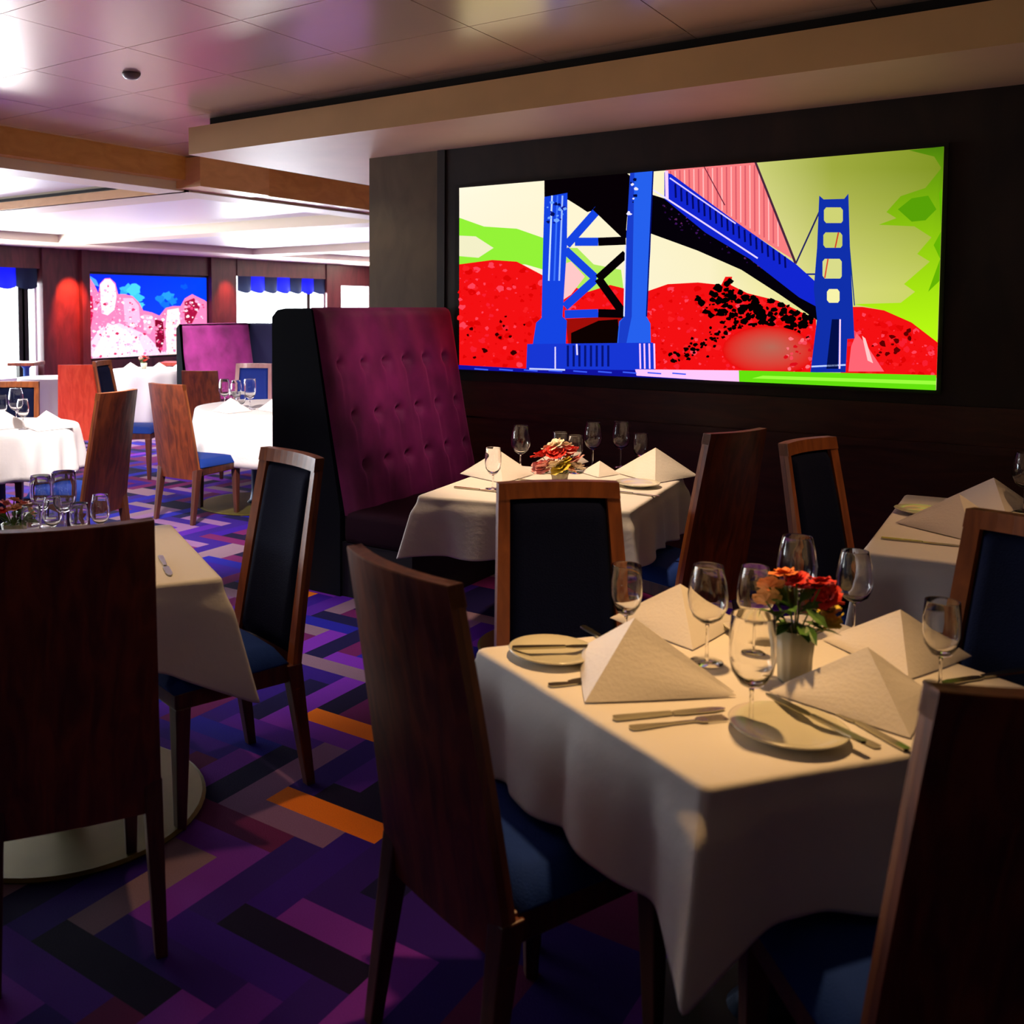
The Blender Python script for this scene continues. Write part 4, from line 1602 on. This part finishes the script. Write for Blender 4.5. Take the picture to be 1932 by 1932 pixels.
for a_, b_, k_, lb in (((875, 925), (935, 931), 'knife', 'knife at the left of the booth table'), ((995, 897), (1018, 897), 'fork', 'fork right of the booth-side napkin'),
                       ((1165, 932), (1222, 938), 'knife', 'knife at the front right of the booth table'), ((985, 908), (1020, 912), 'fork', 'utensil just left of the pink flowers')):
    A0, B0 = P(*a_), P(*b_)
    cutlery(k_, (A0.x, A0.y), (B0.x, B0.y), lb)
q = P(1056, 914)
flowers(q.x, q.y, 'low dome of pink and red flowers on the booth table',
        [fl('f_red', -0.08, 0.0, 0.07), fl('f_red', -0.04, -0.02, 0.085), fl('f_red', 0.0, -0.02, 0.08), fl('f_pink', 0.035, 0.0, 0.09), fl('f_cream', -0.01, 0.01, 0.115), fl('f_cream', 0.03, 0.02, 0.11),
         fl('f_cream', -0.04, 0.02, 0.1), fl('f_pink', -0.07, -0.03, 0.03), fl('f_cream', -0.03, -0.05, 0.03), fl('f_yellow', 0.0, -0.05, 0.02), fl('f_peach', 0.03, -0.05, 0.015), fl('f_pink', 0.075, -0.02, 0.05),
         fl('f_red', 0.06, -0.01, 0.085), fl('f_cream', 0.07, -0.03, 0.02), fl('f_yellow', 0.02, -0.04, 0.05), fl('f_pink', -0.085, 0.0, 0.01)],
        5, 0.05, 0.09, leaves=12, dome=0.05, bs=1.75)

# --- shaded right table
q = P(1795, 1005)
napkin(q.x + 0.03, q.y - 0.02, 20, 'shaded napkin nearest the black chair on the right table', 1.1)
q = P(1865, 950)
napkin(q.x + 0.03, q.y - 0.12, 20, 'farther shaded napkin on the right table', 0.95)
q = P(1925, 972)
glass(q.x + 0.01, q.y + 0.05, 'glass cut by the right edge of the photo, on the right table', 'wine', 1.1)
q = P(1905, 965)
glass(q.x + 0.10, q.y + 0.12, 'dim glass behind the one cut by the right edge', 'water', 1.1)
for a_, b_, k_, lb in (((1680, 1022), (1800, 1034), 'knife', 'knife along the near edge of the shaded right table'), ((1710, 990), (1745, 982), 'fork', 'fork left of the nearer shaded napkin')):
    A0, B0 = P(*a_), P(*b_)
    cutlery(k_, (A0.x, A0.y), (B0.x, B0.y), lb)
q = P(1738, 975)
plate(q.x, q.y + 0.03, 'plate behind the fork on the shaded right table')

# --- left table behind the big chair
for px_, py_, k_, s_, lb in ((78, 1000, 'water', 1.0, 'glass right beside the peach flowers behind the big chair'), (122, 1010, 'water', 1.15, 'biggest clear glass behind the big chair back'),
                             (100, 1035, 'wine', 0.8, 'low glass between the two bigger ones behind the big chair'), (150, 1040, 'water', 0.8, 'short glass right of the biggest one behind the big chair'),
                             (190, 1030, 'wine', 0.8, 'faint glass farthest right behind the big chair back'), (60, 1045, 'water', 0.8, 'short glass in front of the peach flowers')):
    q = P(px_, py_)
    glass(q.x, q.y, lb, k_, s_)
q = P(28, 1035)
flowers(q.x, q.y, 'peach and pink flowers above the big wooden chair back',
        [fl('f_pink', -0.03, 0, 0.06), fl('f_peach', 0.0, 0, 0.075), fl('f_pink', 0.035, 0, 0.06), fl('f_peach', 0.05, 0.0, 0.03), fl('f_pink', -0.06, 0.0, 0.03), fl('f_peach', 0.015, -0.03, 0.05), fl('f_red', -0.02, -0.03, 0.04)],
        8, 0.08, 0.07, leaves=18, dome=0.04)
q = P(150, 1070)
napkin(q.x, q.y, 40, 'napkin hidden behind the big wooden chair back', 1.0)
A0, B0 = P(306, 1062), P(318, 1085)
cutlery('knife', (A0.x, A0.y), (B0.x, B0.y), 'knife just right of the big wooden chair back')
for k_ in range(1):
    pass

# --- pleated round table
q = P(85, 812)
napkin(q.x, q.y, 35, 'napkin on the pleated round table, right one', 1.0)
q = P(2, 810)
napkin(q.x, q.y, 35, 'napkin on the pleated round table, cut by the left edge', 1.0)
for px_, py_, k_, s_, lb in ((31, 805, 'wine', 1.2, 'taller glass before the navy chair on the pleated round table'), (44, 812, 'wine', 0.95, 'shorter glass right of the taller one, pleated round table'),
                             (4, 800, 'water', 1.0, 'glass cut by the left edge on the pleated round table')):
    q = P(px_, py_)
    glass(q.x, q.y, lb, k_, s_)

# --- round table in the aisle
q = P(410, 785)
napkin(q.x - 0.06, q.y + 0.2, 35, 'napkin left of the tall glasses on the aisle round table', 0.9)
q = P(495, 782)
napkin(q.x, q.y + 0.2, 35, 'napkin beside the booth on the aisle round table', 1.1)
for px_, py_, k_, s_, lb in ((424, 772, 'wine', 1.1, 'leftmost tall glass on the aisle round table'), (446, 775, 'wine', 1.1, 'middle tall glass on the aisle round table'),
                             (472, 774, 'water', 1.25, 'glass before the royal blue chair on the aisle round table'), (440, 778, 'water', 0.8, 'small glass in front of the middle tall one, aisle round table'),
                             (456, 778, 'water', 0.8, 'small glass below the blue chair, aisle round table')):
    q = P(px_, py_)
    glass(q.x, q.y, lb, k_, s_)
# --- far long-cloth table
for px_, lb in ((246, 'leftmost napkin on the floor-length cloth'), (300, 'middle napkin on the floor-length cloth'), (338, 'rightmost napkin on the floor-length cloth')):
    q = atd(px_, 712, 12.8)
    napkin(q.x, q.y, 35, lb, 0.7)
q = atd(272, 712, 12.8)
flowers(q.x, q.y, 'tiny far pink flowers on the floor-length cloth', [fl('f_pink', -0.04, 0, 0.06), fl('f_red', 0, 0, 0.075), fl('f_pink', 0.04, 0, 0.06), fl('f_red', 0.02, 0, 0.02)], 4, 0.08, 0.05, leaves=6, bs=1.4)
